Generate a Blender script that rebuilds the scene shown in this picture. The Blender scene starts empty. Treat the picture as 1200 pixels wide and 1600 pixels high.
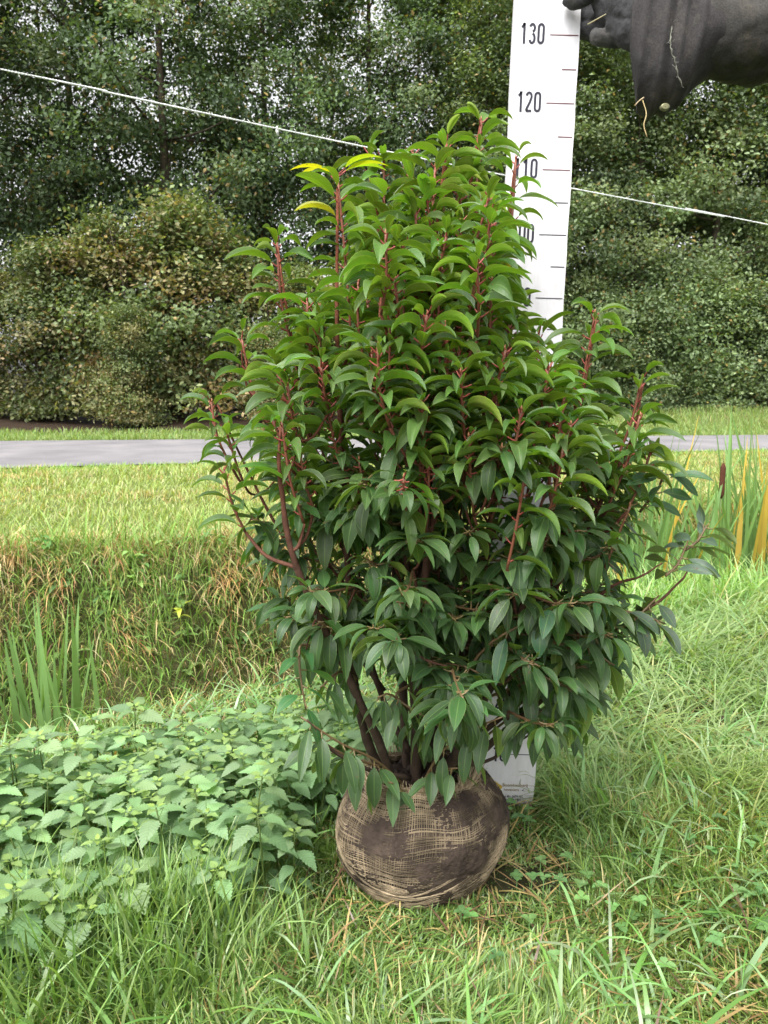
import bpy, bmesh, math, random
import numpy as np
from mathutils import Vector, Matrix
random.seed(7)
RNG = np.random.default_rng(11)
C = bpy.context.scene.collection
scn = bpy.context.scene

# ------------------------------------------------------------------ camera
CAM_H = 0.75
PITCH = math.radians(8.85)
FPX = 1200.0
cam = bpy.data.cameras.new('camera')
cam.lens = 27.0; cam.sensor_width = 36.0; cam.sensor_fit = 'AUTO'
cam.dof.use_dof = True; cam.dof.focus_distance = 1.15; cam.dof.aperture_fstop = 17
cam.clip_start = 0.02; cam.clip_end = 600
camo = bpy.data.objects.new('camera', cam); C.objects.link(camo)
camo.location = (0, 0, CAM_H)
camo.rotation_euler = (math.radians(90) - PITCH, 0, 0)
scn.camera = camo
scn.render.resolution_x = 768; scn.render.resolution_y = 1024

# ------------------------------------------------------------------ sky, sun, exposure
SUN_EL = math.radians(52); SUN_AZ = math.radians(-35)
w = bpy.data.worlds.new('World'); scn.world = w; w.use_nodes = True
nt = w.node_tree; nt.nodes.clear()
out = nt.nodes.new('ShaderNodeOutputWorld'); bg = nt.nodes.new('ShaderNodeBackground')
sky = nt.nodes.new('ShaderNodeTexSky'); sky.sky_type = 'NISHITA'; sky.sun_disc = False
sky.sun_elevation = SUN_EL; sky.sun_rotation = SUN_AZ
sky.air_density = 1.0; sky.dust_density = 5.0; sky.ozone_density = 1.0
hs = nt.nodes.new('ShaderNodeHueSaturation'); hs.inputs['Saturation'].default_value = 0.10
hs.inputs['Value'].default_value = 1.6
nt.links.new(sky.outputs[0], hs.inputs['Color']); nt.links.new(hs.outputs[0], bg.inputs[0])
bg.inputs[1].default_value = 0.15
nt.links.new(bg.outputs[0], out.inputs[0])
sun = bpy.data.lights.new('sun', 'SUN'); sun.energy = 1.3; sun.angle = math.radians(25); sun.color = (1, .97, .92)
suno = bpy.data.objects.new('sun', sun); C.objects.link(suno)
# sky sun_rotation is measured clockwise from +Y; direction to the sun:
sd = Vector((math.sin(SUN_AZ)*math.cos(SUN_EL), math.cos(SUN_AZ)*math.cos(SUN_EL), math.sin(SUN_EL)))
sd = Vector((-0.30, -0.55, 1.0)).normalized()
sky.sun_elevation = math.asin(sd.z); sky.sun_rotation = math.atan2(sd.x, sd.y)
suno.rotation_euler = sd.to_track_quat('Z', 'Y').to_euler()
scn.view_settings.view_transform = 'Standard'; scn.view_settings.look = 'None'
scn.view_settings.gamma = 1.0; scn.view_settings.exposure = 0.88
try: scn.view_settings.use_curve_mapping = False
except Exception: pass

# ------------------------------------------------------------------ helpers
cP, sP = math.cos(PITCH), math.sin(PITCH)
def P(px, py, D):
    """point at distance D (along Y) seen at photograph position px, py"""
    xc = (px-600)/FPX; yc = (800-py)/FPX
    d = np.array([xc, cP+yc*sP, -sP+yc*cP]); t = D/d[1]
    return np.array([0, 0, CAM_H]) + t*d
def PZ(px, py, z):
    xc = (px-600)/FPX; yc = (800-py)/FPX
    d = np.array([xc, cP+yc*sP, -sP+yc*cP]); t = (z-CAM_H)/d[2]
    return np.array([0, 0, CAM_H]) + t*d
def proj(p):
    p = np.asarray(p, float)
    x, y, z = p[..., 0], p[..., 1], p[..., 2]-CAM_H
    zd = y*cP - z*sP; u = y*sP + z*cP
    return 600+FPX*x/zd, 800-FPX*u/zd
def unit(v):
    v = np.asarray(v, float); return v/(np.linalg.norm(v, axis=-1, keepdims=True)+1e-12)

def mesh_from(name, V, F, mat, parent=None, col=None, uv=None, smooth=True):
    """V (n,3), F (m,k) one array of equal faces, or list of such arrays"""
    Fs = F if isinstance(F, list) and np.ndim(F[0]) == 2 else [F]
    Fs = [np.asarray(f, np.int32) for f in Fs if len(f)]
    me = bpy.data.meshes.new(name)
    V = np.asarray(V, np.float32)
    me.vertices.add(len(V)); me.vertices.foreach_set('co', V.ravel())
    li = np.concatenate([f.ravel() for f in Fs]).astype(np.int32)
    sizes = np.concatenate([np.full(len(f), f.shape[1]) for f in Fs])
    starts = np.concatenate([[0], np.cumsum(sizes)[:-1]]).astype(np.int32)
    me.loops.add(len(li)); me.loops.foreach_set('vertex_index', li)
    me.polygons.add(len(sizes)); me.polygons.foreach_set('loop_start', starts)
    me.polygons.foreach_set('use_smooth', np.full(len(sizes), bool(smooth)))
    me.update(calc_edges=True)
    if col is not None:
        a = me.attributes.new('col', 'FLOAT_COLOR', 'POINT')
        c = np.ones((len(V), 4), np.float32); c[:, :3] = np.asarray(col, np.float32)[:, :3]
        a.data.foreach_set('color', c.ravel())
    if uv is not None:
        u = me.uv_layers.new(name='UVMap')
        u.data.foreach_set('uv', np.asarray(uv, np.float32)[li].ravel())
    me.validate()
    if mat: me.materials.append(mat)
    o = bpy.data.objects.new(name, me); C.objects.link(o)
    if parent: o.parent = parent
    return o

class MB:
    """collects pieces into one mesh"""
    def __init__(s): s.V = []; s.F4 = []; s.F3 = []; s.c = []; s.uv = []; s.n = 0
    def add(s, V, F4=None, F3=None, col=(1, 1, 1), uv=None):
        V = np.asarray(V, float).reshape(-1, 3)
        s.V.append(V)
        if F4 is not None and len(F4): s.F4.append(np.asarray(F4, int)+s.n)
        if F3 is not None and len(F3): s.F3.append(np.asarray(F3, int)+s.n)
        c = np.asarray(col, float)
        if c.ndim == 1: c = np.tile(c[:3], (len(V), 1))
        s.c.append(c)
        s.uv.append(np.zeros((len(V), 2)) if uv is None else np.asarray(uv, float))
        s.n += len(V)
    def tube(s, pts, rad, k=6, col=(1, 1, 1), cap=True):
        pts = np.asarray(pts, float); n = len(pts)
        rad = np.full(n, rad) if np.isscalar(rad) else np.asarray(rad, float)
        t = unit(np.gradient(pts, axis=0))
        ref = np.array([0, 0, 1.]) if abs(t[0, 2]) < .9 else np.array([1., 0, 0])
        a = unit(np.cross(t[0], ref)); A = [a]
        for i in range(1, n):
            a = unit(A[-1]-t[i]*np.dot(A[-1], t[i])); A.append(a)
        A = np.array(A); B = np.cross(t, A)
        th = np.arange(k)*2*math.pi/k
        V = pts[:, None]+rad[:, None, None]*(np.cos(th)[None, :, None]*A[:, None]+np.sin(th)[None, :, None]*B[:, None])
        i = np.arange(n-1)[:, None]*k; j = np.arange(k)[None]; j2 = (j+1) % k
        F = np.stack([i+j, i+j2, i+k+j2, i+k+j], -1).reshape(-1, 4)
        V = V.reshape(-1, 3)
        c = np.asarray(col, float)
        if c.ndim == 2: c = np.repeat(c, k, axis=0)
        F3 = None
        if cap:
            V = np.vstack([V, pts[:1], pts[-1:]]); m = n*k
            F3 = [[(q+1) % k, q, m] for q in range(k)]+[[(n-1)*k+q, (n-1)*k+(q+1) % k, m+1] for q in range(k)]
            if c.ndim == 2: c = np.vstack([c, c[:1], c[-1:]])
        uv = np.zeros((len(V), 2))
        s.add(V, F, F3, c, uv)
    def box(s, c0, c1, col=(1, 1, 1)):
        x0, y0, z0 = c0; x1, y1, z1 = c1
        V = [(x0,y0,z0),(x1,y0,z0),(x1,y1,z0),(x0,y1,z0),(x0,y0,z1),(x1,y0,z1),(x1,y1,z1),(x0,y1,z1)]
        s.add(V, [(0,3,2,1),(4,5,6,7),(0,1,5,4),(1,2,6,5),(2,3,7,6),(3,0,4,7)], None, col)
    def build(s, name, mat, parent=None, smooth=True):
        F = []
        if s.F4: F.append(np.vstack(s.F4))
        if s.F3: F.append(np.vstack(s.F3))
        return mesh_from(name, np.vstack(s.V), F, mat, parent, np.vstack(s.c), np.vstack(s.uv), smooth)

def grid_faces(n, m, wrap=False):
    i = np.arange(n-1)[:, None]*m
    if wrap:
        j = np.arange(m)[None]; j2 = (j+1) % m
    else:
        j = np.arange(m-1)[None]; j2 = j+1
    return np.stack([i+j, i+j2, i+m+j2, i+m+j], -1).reshape(-1, 4)

def empty(name, loc, label, cat, group=None):
    o = bpy.data.objects.new(name, None); C.objects.link(o); o.location = loc
    o.empty_display_size = .1
    tag(o, label, cat, group); return o
def tag(o, label=None, cat=None, group=None, kind=None):
    if label: o['label'] = label
    if cat: o['category'] = cat
    if group: o['group'] = group
    if kind: o['kind'] = kind
    return o
def spline(pts, n):
    """Catmull-Rom through pts, n samples"""
    p = np.asarray(pts, float); m = len(p)
    if m == 2:
        t = np.linspace(0, 1, n)[:, None]; return p[0]*(1-t)+p[1]*t
    q = np.vstack([2*p[0]-p[1], p, 2*p[-1]-p[-2]])
    out = []
    for t in np.linspace(0, m-1, n):
        i = min(int(t), m-2); f = t-i
        a, b, c, d = q[i], q[i+1], q[i+2], q[i+3]
        out.append(.5*((2*b)+(-a+c)*f+(2*a-5*b+4*c-d)*f*f+(-a+3*b-3*c+d)*f**3))
    return np.array(out)
def vnoise(x, y, s=1.0, seed=0):
    """smooth value noise, vectorised"""
    x = np.asarray(x, float)/s; y = np.asarray(y, float)/s
    xi = np.floor(x).astype(int); yi = np.floor(y).astype(int); fx = x-xi; fy = y-yi
    fx = fx*fx*(3-2*fx); fy = fy*fy*(3-2*fy)
    def h(a, b):
        v = np.sin(a*127.1+b*311.7+seed*74.7)*43758.5453; return v-np.floor(v)
    return (h(xi, yi)*(1-fx)+h(xi+1, yi)*fx)*(1-fy)+(h(xi, yi+1)*(1-fx)+h(xi+1, yi+1)*fx)*fy

# ------------------------------------------------------------------ materials
def new_mat(name):
    m = bpy.data.materials.new(name); m.use_nodes = True
    n = m.node_tree; n.nodes.clear()
    o = n.nodes.new('ShaderNodeOutputMaterial')
    return m, n, o
def N(n, t, **kw):
    x = n.nodes.new(t)
    for k, v in kw.items(): setattr(x, k, v)
    return x
def principled(n, col=None, rough=.6, spec=.5):
    b = n.nodes.new('ShaderNodeBsdfPrincipled')
    if col is not None: b.inputs['Base Color'].default_value = (*col, 1)
    b.inputs['Roughness'].default_value = rough
    b.inputs['Specular IOR Level'].default_value = spec
    return b
def mixc(n, f, a, b, blend='MIX'):
    m = n.nodes.new('ShaderNodeMix'); m.data_type = 'RGBA'; m.blend_type = blend
    for i, v in ((0, f), (6, a), (7, b)):
        if isinstance(v, (int, float)): m.inputs[i].default_value = v
        elif isinstance(v, tuple): m.inputs[i].default_value = (*v, 1)
        else: n.links.new(v, m.inputs[i])
    return m.outputs[2]
def math_(n, op, a, b=None, c=None):
    m = n.nodes.new('ShaderNodeMath'); m.operation = op
    for i, v in enumerate((a, b, c)):
        if v is None: continue
        if isinstance(v, (int, float)): m.inputs[i].default_value = v
        else: n.links.new(v, m.inputs[i])
    return m.outputs[0]
def ramp(n, f, stops):
    r = n.nodes.new('ShaderNodeValToRGB'); e = r.color_ramp.elements
    while len(e) < len(stops): e.new(.5)
    for i, (p, c) in enumerate(stops):
        e[i].position = p; e[i].color = (*c, 1) if len(c) == 3 else c
    n.links.new(f, r.inputs[0]); return r.outputs[0]
def noise(n, scale, detail=4, rough=.6, vec=None, dist=0):
    t = n.nodes.new('ShaderNodeTexNoise'); t.inputs['Scale'].default_value = scale
    t.inputs['Detail'].default_value = detail; t.inputs['Roughness'].default_value = rough
    t.inputs['Distortion'].default_value = dist
    if vec is not None: n.links.new(vec, t.inputs['Vector'])
    return t.outputs[0]
def objco(n): return n.nodes.new('ShaderNodeTexCoord').outputs['Object']
def geopos(n): return n.nodes.new('ShaderNodeNewGeometry').outputs['Position']
def bump(n, h, strength, dist=.01):
    b = n.nodes.new('ShaderNodeBump'); b.inputs['Strength'].default_value = strength
    b.inputs['Distance'].default_value = dist; n.links.new(h, b.inputs['Height']); return b.outputs[0]

def leafy(name, rough=.45, spec=.5, trans=.3, under=None, veins=0, margin=None, objrand=0, tcol=(1, 1, .35), dust=0):
    """leaf material coloured by attribute 'col'; alpha of uv: u across (-1..1 as 0..1), v along"""
    m, n, o = new_mat(name)
    at = N(n, 'ShaderNodeAttribute', attribute_name='col')
    base = at.outputs['Color']
    if objrand:
        oi = n.nodes.new('ShaderNodeObjectInfo')
        base = mixc(n, 1.0, base, ramp(n, oi.outputs['Random'], [(0, (1-objrand,)*3), (1, (1+objrand,)*3)]), 'MULTIPLY')
    height = None
    if veins or margin:
        uv = N(n, 'ShaderNodeUVMap'); sx = n.nodes.new('ShaderNodeSeparateXYZ'); n.links.new(uv.outputs[0], sx.inputs[0])
        u = math_(n, 'ABSOLUTE', math_(n, 'SUBTRACT', math_(n, 'MULTIPLY', sx.outputs[0], 2.0), 1.0))
        mid = math_(n, 'SUBTRACT', 1.0, math_(n, 'MINIMUM', math_(n, 'MULTIPLY', u, 11.0), 1.0))
        vv = math_(n, 'SUBTRACT', math_(n, 'MULTIPLY', sx.outputs[1], 9.0), math_(n, 'MULTIPLY', u, 1.6))
        ve = math_(n, 'POWER', math_(n, 'ABSOLUTE', math_(n, 'SINE', math_(n, 'MULTIPLY', vv, 3.1416))), 8.0)
        height = math_(n, 'ADD', math_(n, 'MULTIPLY', ve, -.5), math_(n, 'MULTIPLY', mid, -1.0))
        if margin:
            mg = math_(n, 'GREATER_THAN', u, .93)
            base = mixc(n, math_(n, 'MULTIPLY', mg, .45), base, margin)
            base = mixc(n, math_(n, 'MULTIPLY', mid, .55), base, margin)
        if veins: base = mixc(n, math_(n, 'MULTIPLY', ve, veins), base, mixc(n, 1.0, base, (.62, .62, .62), 'MULTIPLY'))
    if dust:
        sp1 = noise(n, 130, 3, .6, geopos(n))
        base = mixc(n, ramp(n, sp1, [(.67, (0, 0, 0)), (.71, (.8, .8, .8))]), base, (.10, .065, .03))
        nz = noise(n, 60, 4, .7, geopos(n))
        base = mixc(n, math_(n, 'MULTIPLY', ramp(n, nz, [(.45, (0, 0, 0)), (.75, (1, 1, 1))]), dust), base, (.16, .16, .12))
    top = base
    if under:
        g = n.nodes.new('ShaderNodeNewGeometry')
        un = mixc(n, 1.0, base, under, 'MULTIPLY')
        base = mixc(n, g.outputs['Backfacing'], base, un)
    b = principled(n, None, rough, spec); n.links.new(base, b.inputs['Base Color'])
    if height is not None: n.links.new(bump(n, height, .25, .0007), b.inputs['Normal'])
    t = n.nodes.new('ShaderNodeBsdfTranslucent')
    n.links.new(mixc(n, 1.0, top, tuple(2.0*x for x in tcol), 'MULTIPLY'), t.inputs[0])
    mx = n.nodes.new('ShaderNodeMixShader'); mx.inputs[0].default_value = trans
    n.links.new(b.outputs[0], mx.inputs[1]); n.links.new(t.outputs[0], mx.inputs[2]); n.links.new(mx.outputs[0], o.inputs[0])
    return m

M = {}
M['laurel'] = leafy('laurel_leaf', .46, .4, .26, under=(2.5, 2.1, 1.2), veins=.10, margin=(.17, .27, .08), tcol=(1.3, 1.3, .3), dust=.22)
M['nettle'] = leafy('nettle_leaf', .55, .4, .30, under=(1.25, 1.2, 1.2), veins=.45, margin=None, objrand=.12)
M['grass'] = leafy('grass_blade', .36, .55, .30)
M['field'] = leafy('field_grass', .5, .4, .3)
M['dry'] = leafy('dry_grass', .7, .25, .25, tcol=(1, .9, .6))
M['reed'] = leafy('reed_blade', .45, .4, .25)
M['weed'] = leafy('weed_leaf', .5, .4, .3)
M['treeleaf'] = leafy('tree_leaf', .5, .45, .28, under=(1.3, 1.25, 1.3), objrand=.18)

def attr_mat(name, rough=.75, spec=.3, nscale=40, amt=.4, bmp=.4, bd=.003):
    m, n, o = new_mat(name)
    at = N(n, 'ShaderNodeAttribute', attribute_name='col')
    nz = noise(n, nscale, 5, .65, objco(n))
    base = mixc(n, 1.0, at.outputs['Color'], ramp(n, nz, [(.25, (1-amt,)*3), (.75, (1+amt,)*3)]), 'MULTIPLY')
    b = principled(n, None, rough, spec); n.links.new(base, b.inputs['Base Color'])
    n.links.new(bump(n, nz, bmp, bd), b.inputs['Normal'])
    n.links.new(b.outputs[0], o.inputs[0]); return m
M['bark'] = attr_mat('bark', .85, .2, 60, .45, .8, .004)
M['treebark'] = attr_mat('tree_bark', .95, .1, 9, .5, .8, .05)
M['shoot'] = attr_mat('red_shoot', .45, .4, 90, .2, .2, .001)
M['soil'] = attr_mat('soil', .95, .15, 55, .5, 1.0, .006)
M['jute'] = attr_mat('jute_thread', .9, .1, 70, .35, .3, .001)
def cloth_mat():
    m, n, o = new_mat('work_cloth'); at = N(n, 'ShaderNodeAttribute', attribute_name='col'); p = objco(n)
    big = noise(n, 14, 6, .7, p, .4); fine = noise(n, 420, 2, .6, p); crease = noise(n, 16, 2, .45, p, .9)
    c = mixc(n, 1.0, at.outputs['Color'], ramp(n, big, [(.30, (.55, .52, .52)), (.52, (1, 1, 1)), (.72, (1.9, 1.75, 1.5))]), 'MULTIPLY')
    c = mixc(n, 1.0, c, ramp(n, fine, [(.3, (.75,)*3), (.7, (1.25,)*3)]), 'MULTIPLY')
    b = principled(n, None, .85, .25); n.links.new(c, b.inputs['Base Color'])
    b1 = n.nodes.new('ShaderNodeBump'); b1.inputs['Strength'].default_value = .4; b1.inputs['Distance'].default_value = .010; n.links.new(crease, b1.inputs['Height'])
    b2 = n.nodes.new('ShaderNodeBump'); b2.inputs['Strength'].default_value = .5; b2.inputs['Distance'].default_value = .0012; n.links.new(fine, b2.inputs['Height']); n.links.new(b1.outputs[0], b2.inputs['Normal'])
    n.links.new(b2.outputs[0], b.inputs['Normal']); n.links.new(b.outputs[0], o.inputs[0]); return m
M['cloth'] = cloth_mat()
M['seed'] = attr_mat('cattail_velvet', .95, .05, 200, .3, .5, .001)
M['rope'] = attr_mat('white_rope', .7, .3, 150, .25, .5, .001)
M['skin'] = attr_mat('skin', .5, .4, 30, .08, .1, .001)

def ground_mat():
    m, n, o = new_mat('ground')
    p = geopos(n)
    a = noise(n, 3.5, 6, .65, p); b_ = noise(n, 45, 5, .7, p)
    c = ramp(n, a, [(.3, (.030, .040, .014)), (.55, (.055, .075, .02)), (.75, (.09, .08, .035))])
    c = mixc(n, ramp(n, b_, [(.4, (0, 0, 0)), (.65, (1, 1, 1))]), c, (.028, .021, .012))
    at = N(n, 'ShaderNodeAttribute', attribute_name='col')
    s = n.nodes.new('ShaderNodeSeparateColor'); n.links.new(at.outputs['Color'], s.inputs[0])
    lit = ramp(n, b_, [(.3, (.012, .009, .006)), (.55, (.04, .025, .015)), (.75, (.09, .05, .03))])
    c = mixc(n, s.outputs[0], c, lit)                       # r: leaf litter
    fld = ramp(n, a, [(.3, (.09, .13, .03)), (.6, (.14, .17, .045)), (.8, (.20, .17, .07))])
    c = mixc(n, s.outputs[1], c, fld)                       # g: field
    thatch = ramp(n, b_, [(.3, (.035, .035, .015)), (.5, (.10, .105, .04)), (.7, (.22, .18, .09))])
    c = mixc(n, s.outputs[2], c, thatch)                    # b: dead thatch on the banks
    b = principled(n, None, .9, .2); n.links.new(c, b.inputs['Base Color'])
    n.links.new(bump(n, b_, .8, .02), b.inputs['Normal']); n.links.new(b.outputs[0], o.inputs[0]); return m
M['ground'] = ground_mat()
def road_mat():
    m, n, o = new_mat('asphalt'); p = geopos(n)
    a = noise(n, 180, 3, .7, p); b_ = noise(n, 1.2, 5, .6, p)
    c = ramp(n, a, [(.3, (.13, .125, .13)), (.55, (.21, .20, .21)), (.75, (.33, .31, .31))])
    c = mixc(n, .55, c, ramp(n, b_, [(.35, (.12, .115, .12)), (.5, (.185, .175, .18)), (.65, (.26, .245, .245))]))
    b = principled(n, None, .85, .3); n.links.new(c, b.inputs['Base Color'])
    n.links.new(bump(n, a, .5, .004), b.inputs['Normal']); n.links.new(b.outputs[0], o.inputs[0]); return m
M['road'] = road_mat()
def board_mat():
    m, n, o = new_mat('white_board'); p = objco(n)
    mp = n.nodes.new('ShaderNodeMapping'); mp.inputs['Scale'].default_value = (1, 1, .25); n.links.new(p, mp.inputs[0])
    a = noise(n, 22, 6, .7, mp.outputs[0]); b_ = noise(n, 140, 4, .7, p)
    sz = n.nodes.new('ShaderNodeSeparateXYZ'); n.links.new(p, sz.inputs[0])
    c = mixc(n, ramp(n, a, [(.42, (0, 0, 0)), (.8, (.6, .6, .6))]), (.70, .69, .715), (.36, .33, .31))
    c = mixc(n, ramp(n, b_, [(.66, (0, 0, 0)), (.72, (.5, .5, .5))]), c, (.35, .3, .28))
    low = n.nodes.new('ShaderNodeMapRange'); low.inputs[1].default_value = 0.0; low.inputs[2].default_value = .022
    low.inputs[3].default_value = 1; low.inputs[4].default_value = 0; n.links.new(sz.outputs[2], low.inputs[0])
    dirt = math_(n, 'MULTIPLY', low.outputs[0], ramp(n, noise(n, 70, 4, .7, p), [(.4, (0, 0, 0)), (.55, (1, 1, 1))]))
    c = mixc(n, dirt, c, (.10, .06, .05))
    b = principled(n, None, .45, .4); n.links.new(c, b.inputs['Base Color']); n.links.new(b.outputs[0], o.inputs[0]); return m
M['board'] = board_mat()
def plain(name, col, rough=.6, spec=.3, metal=0, nscale=60, amt=.15):
    m, n, o = new_mat(name)
    nz = noise(n, nscale, 4, .6, objco(n))
    b = principled(n, None, rough, spec); b.inputs['Metallic'].default_value = metal
    n.links.new(mixc(n, nz, tuple(x*(1-amt) for x in col), tuple(min(1, x*(1+amt)) for x in col)), b.inputs['Base Color'])
    n.links.new(b.outputs[0], o.inputs[0]); return m
M['ink'] = plain('black_ink', (.028, .026, .04)); M['redink'] = plain('dark_red_ink', (.12, .03, .04))
M['orange'] = plain('ochre_print', (.50, .36, .06)); M['greyink'] = plain('grey_print', (.09, .09, .11)); M['ochreink'] = plain('faded_print', (.26, .20, .11))
M['brass'] = plain('brass_snap', (.16, .155, .08), .35, .5, .5)
M['rubber'] = plain('boot_rubber', (.03, .035, .03), .5, .4)
#@@STRUCT@@
# ------------------------------------------------------------------ terrain
def near_lip(x): return 2.22+.53*x+.06*np.sin(x*2.1)
def far_lip(x): return 4.02+.41*x+.07*np.sin(x*1.7+1)+.22*(vnoise(x, np.zeros_like(np.asarray(x, float)), .45, 66)-.5)+.08*(vnoise(x, np.zeros_like(np.asarray(x, float)), .13, 67)-.5)
def road_near(x): return 8.45+.283*x
def road_far(x): return 12.37+.133*x
def hedge_line(x): return 18.2+.24*x
def sstep(a, b, x):
    t = np.clip((x-a)/(b-a), 0, 1); return t*t*(3-2*t)
def hgt(x, y):
    x = np.asarray(x, float); y = np.asarray(y, float)
    n, f = near_lip(x), far_lip(x)
    z = -.85*sstep(n-.05, n+.75, y)*(1-sstep(f-.75, f+.03, y))
    z = z-.06*sstep(n-.6, n, y)*(y < f)*(1-sstep(f-.75, f, y))
    z = z+(vnoise(x, y, .5, 1)-.5)*.035+(vnoise(x, y, .17, 2)-.5)*.014
    rn, rf = road_near(x), road_far(x)
    flat = sstep(rn-.6, rn-.1, y)*(1-sstep(rf+.1, rf+.6, y))
    z = z*(1-flat)
    z = z+sstep(rf+.3, rf+6, y)*(vnoise(x, y, 2.0, 5)*.25)+.10*sstep(road_far(x)+2, hedge_line(x), y)
    return z
ys = np.concatenate([np.arange(-6, .4, .5), np.arange(.4, 6.4, .045), np.arange(6.4, 24, .2), np.array([25, 27, 30, 35, 42, 55, 80, 120, 200, 300])])
xs = np.concatenate([-np.array([300, 200, 120, 80, 50, 32, 22]), np.arange(-16, -4, .4), np.arange(-4, 4.6, .07), np.arange(4.6, 16, .4), np.array([16, 22, 32, 50, 80, 120, 200, 300])])
X, Y = np.meshgrid(xs, ys); Z = hgt(X, Y)
lit = sstep(road_far(X)+1.3, road_far(X)+2.4, Y+.6*(vnoise(X, Y, .8, 3)-.5)+np.where(X > 2, -3.5, 0))
fld = sstep(far_lip(X)-.05, far_lip(X)+.3, Y)*(1-lit)
V = np.stack([X, Y, Z], -1).reshape(-1, 3)
F = grid_faces(len(ys), len(xs))
g = mesh_from('ground', V, F, M['ground'], None, np.stack([lit, fld, sstep(near_lip(X), near_lip(X)+.3, Y)*(1-sstep(far_lip(X)+.1, far_lip(X)+.45, Y))*.85], -1).reshape(-1, 3)); tag(g, kind='structure')
# road sheet with slightly crowned section and ragged edges
xr = np.arange(-30, 21, .12); t = np.linspace(0, 1, 9)
rn = road_near(xr)+.05*(vnoise(xr, xr*0, .4, 8)-.5)+.03*(vnoise(xr, xr*0, .11, 9)-.5); rf = road_far(xr)+.06*(vnoise(xr, xr*0, .5, 4)-.5)
Yr = rn[:, None]*(1-t)+rf[:, None]*t; Xr = np.repeat(xr[:, None], 9, 1); Zr = .03+.03*np.sin(t*np.pi)[None]+0*Xr
o = mesh_from('road', np.stack([Xr, Yr, Zr], -1).reshape(-1, 3), grid_faces(len(xr), 9), M['road']); tag(o, kind='structure')
# water lying in the ditch
m, n, oo = new_mat('ditch_water'); b = principled(n, (.03, .035, .02), .08, .5); n.links.new(bump(n, noise(n, 8, 3, .5, geopos(n)), .1, .01), b.inputs['Normal']); n.links.new(b.outputs[0], oo.inputs[0])
xr = np.arange(-12, 12, .3)
Vw = np.concatenate([np.stack([xr, near_lip(xr)+.3, 0*xr-.74], -1), np.stack([xr, far_lip(xr)-.3, 0*xr-.74], -1)])
k = len(xr); o = mesh_from('water', Vw, [[i, i+1, k+i+1, k+i] for i in range(k-1)], m); tag(o, kind='structure')

# ------------------------------------------------------------------ grass
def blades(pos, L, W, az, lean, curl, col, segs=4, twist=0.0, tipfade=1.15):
    """curved tapering blades; lean = start angle from vertical, curl = extra bend towards the tip"""
    n = len(pos); t = np.linspace(0, 1, segs+1)
    ang = lean[:, None]+curl[:, None]*t[None]**1.3
    ds = L[:, None]/segs
    hx = np.concatenate([np.zeros((n, 1)), np.cumsum(np.sin((ang[:, 1:]+ang[:, :-1])/2)*ds, 1)], 1)
    hz = np.concatenate([np.zeros((n, 1)), np.cumsum(np.cos((ang[:, 1:]+ang[:, :-1])/2)*ds, 1)], 1)
    d = np.stack([np.cos(az), np.sin(az)], -1)
    c = np.stack([pos[:, None, 0]+hx*d[:, None, 0], pos[:, None, 1]+hx*d[:, None, 1], pos[:, None, 2]+hz], -1)
    w_ = W[:, None]*.5*(np.minimum(1, .65+t*1.2)*(1-t**2.2)+.04)[None]
    ta = az[:, None]+math.pi/2+RNG.normal(0, .5, n)[:, None]+twist*t[None]
    s = np.stack([np.cos(ta), np.sin(ta), 0*ta], -1)
    V = np.stack([c-s*w_[..., None], c+s*w_[..., None]], 2).reshape(n, -1, 3)
    k = 2*(segs+1)
    f = np.array([[2*i, 2*i+1, 2*i+3, 2*i+2] for i in range(segs)])
    F = (np.arange(n)[:, None, None]*k+f[None]).reshape(-1, 4)
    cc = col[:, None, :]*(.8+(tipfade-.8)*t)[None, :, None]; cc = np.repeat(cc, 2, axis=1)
    return V.reshape(-1, 3), F, cc.reshape(-1, 3)
def pick(n, cols, p):
    cols = np.array(cols); i = RNG.choice(len(cols), n, p=np.array(p)/sum(p))
    return cols[i]*RNG.uniform(.75, 1.3, (n, 1))*RNG.uniform(.93, 1.07, (n, 3))
def merge(name, parts, mat, **kw):
    mb = MB()
    for V, F, c in parts: mb.add(V, F, None, c)
    return mb.build(name, mat)

# positions of things the grass keeps off
BALL = np.array([.052, 1.10, 0.0]); BR = .128
def trapezoid(n, y0, y1, slack=.15, power=1.0):
    """random ground points inside the (widened) view wedge"""
    y = y0+(y1-y0)*RNG.random(n)**power
    x = (RNG.random(n)*2-1)*(.56*y+slack)
    return x, y
NETPOLY = [(60,1105),(150,1075),(300,1062),(460,1055),(560,1050),(650,1058),(650,1150),(560,1205),(500,1225),(400,1255),(300,1275),(200,1300),(90,1335),(-10,1365),(-150,1380),(-160,1200),(-40,1150)]
def inpoly(px, py, poly):
    px = np.asarray(px, float); py = np.asarray(py, float); r = np.zeros(px.shape, bool); k = len(poly)
    for i in range(k):
        x0, y0 = poly[i]; x1, y1 = poly[(i+1) % k]
        if y0 == y1: continue
        c = ((y0 > py) != (y1 > py)) & (px < (x1-x0)*(py-y0)/(y1-y0)+x0)
        r ^= c
    return r
NETG = [tuple(PZ(a, b, .19)[:2]) for a, b in NETPOLY]      # nettle patch on the ground plan

GREEN = [(.135, .225, .055), (.18, .275, .07), (.10, .175, .05), (.22, .33, .13), (.25, .33, .12), (.42, .38, .19), (.28, .18, .08)]
parts = []
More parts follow.
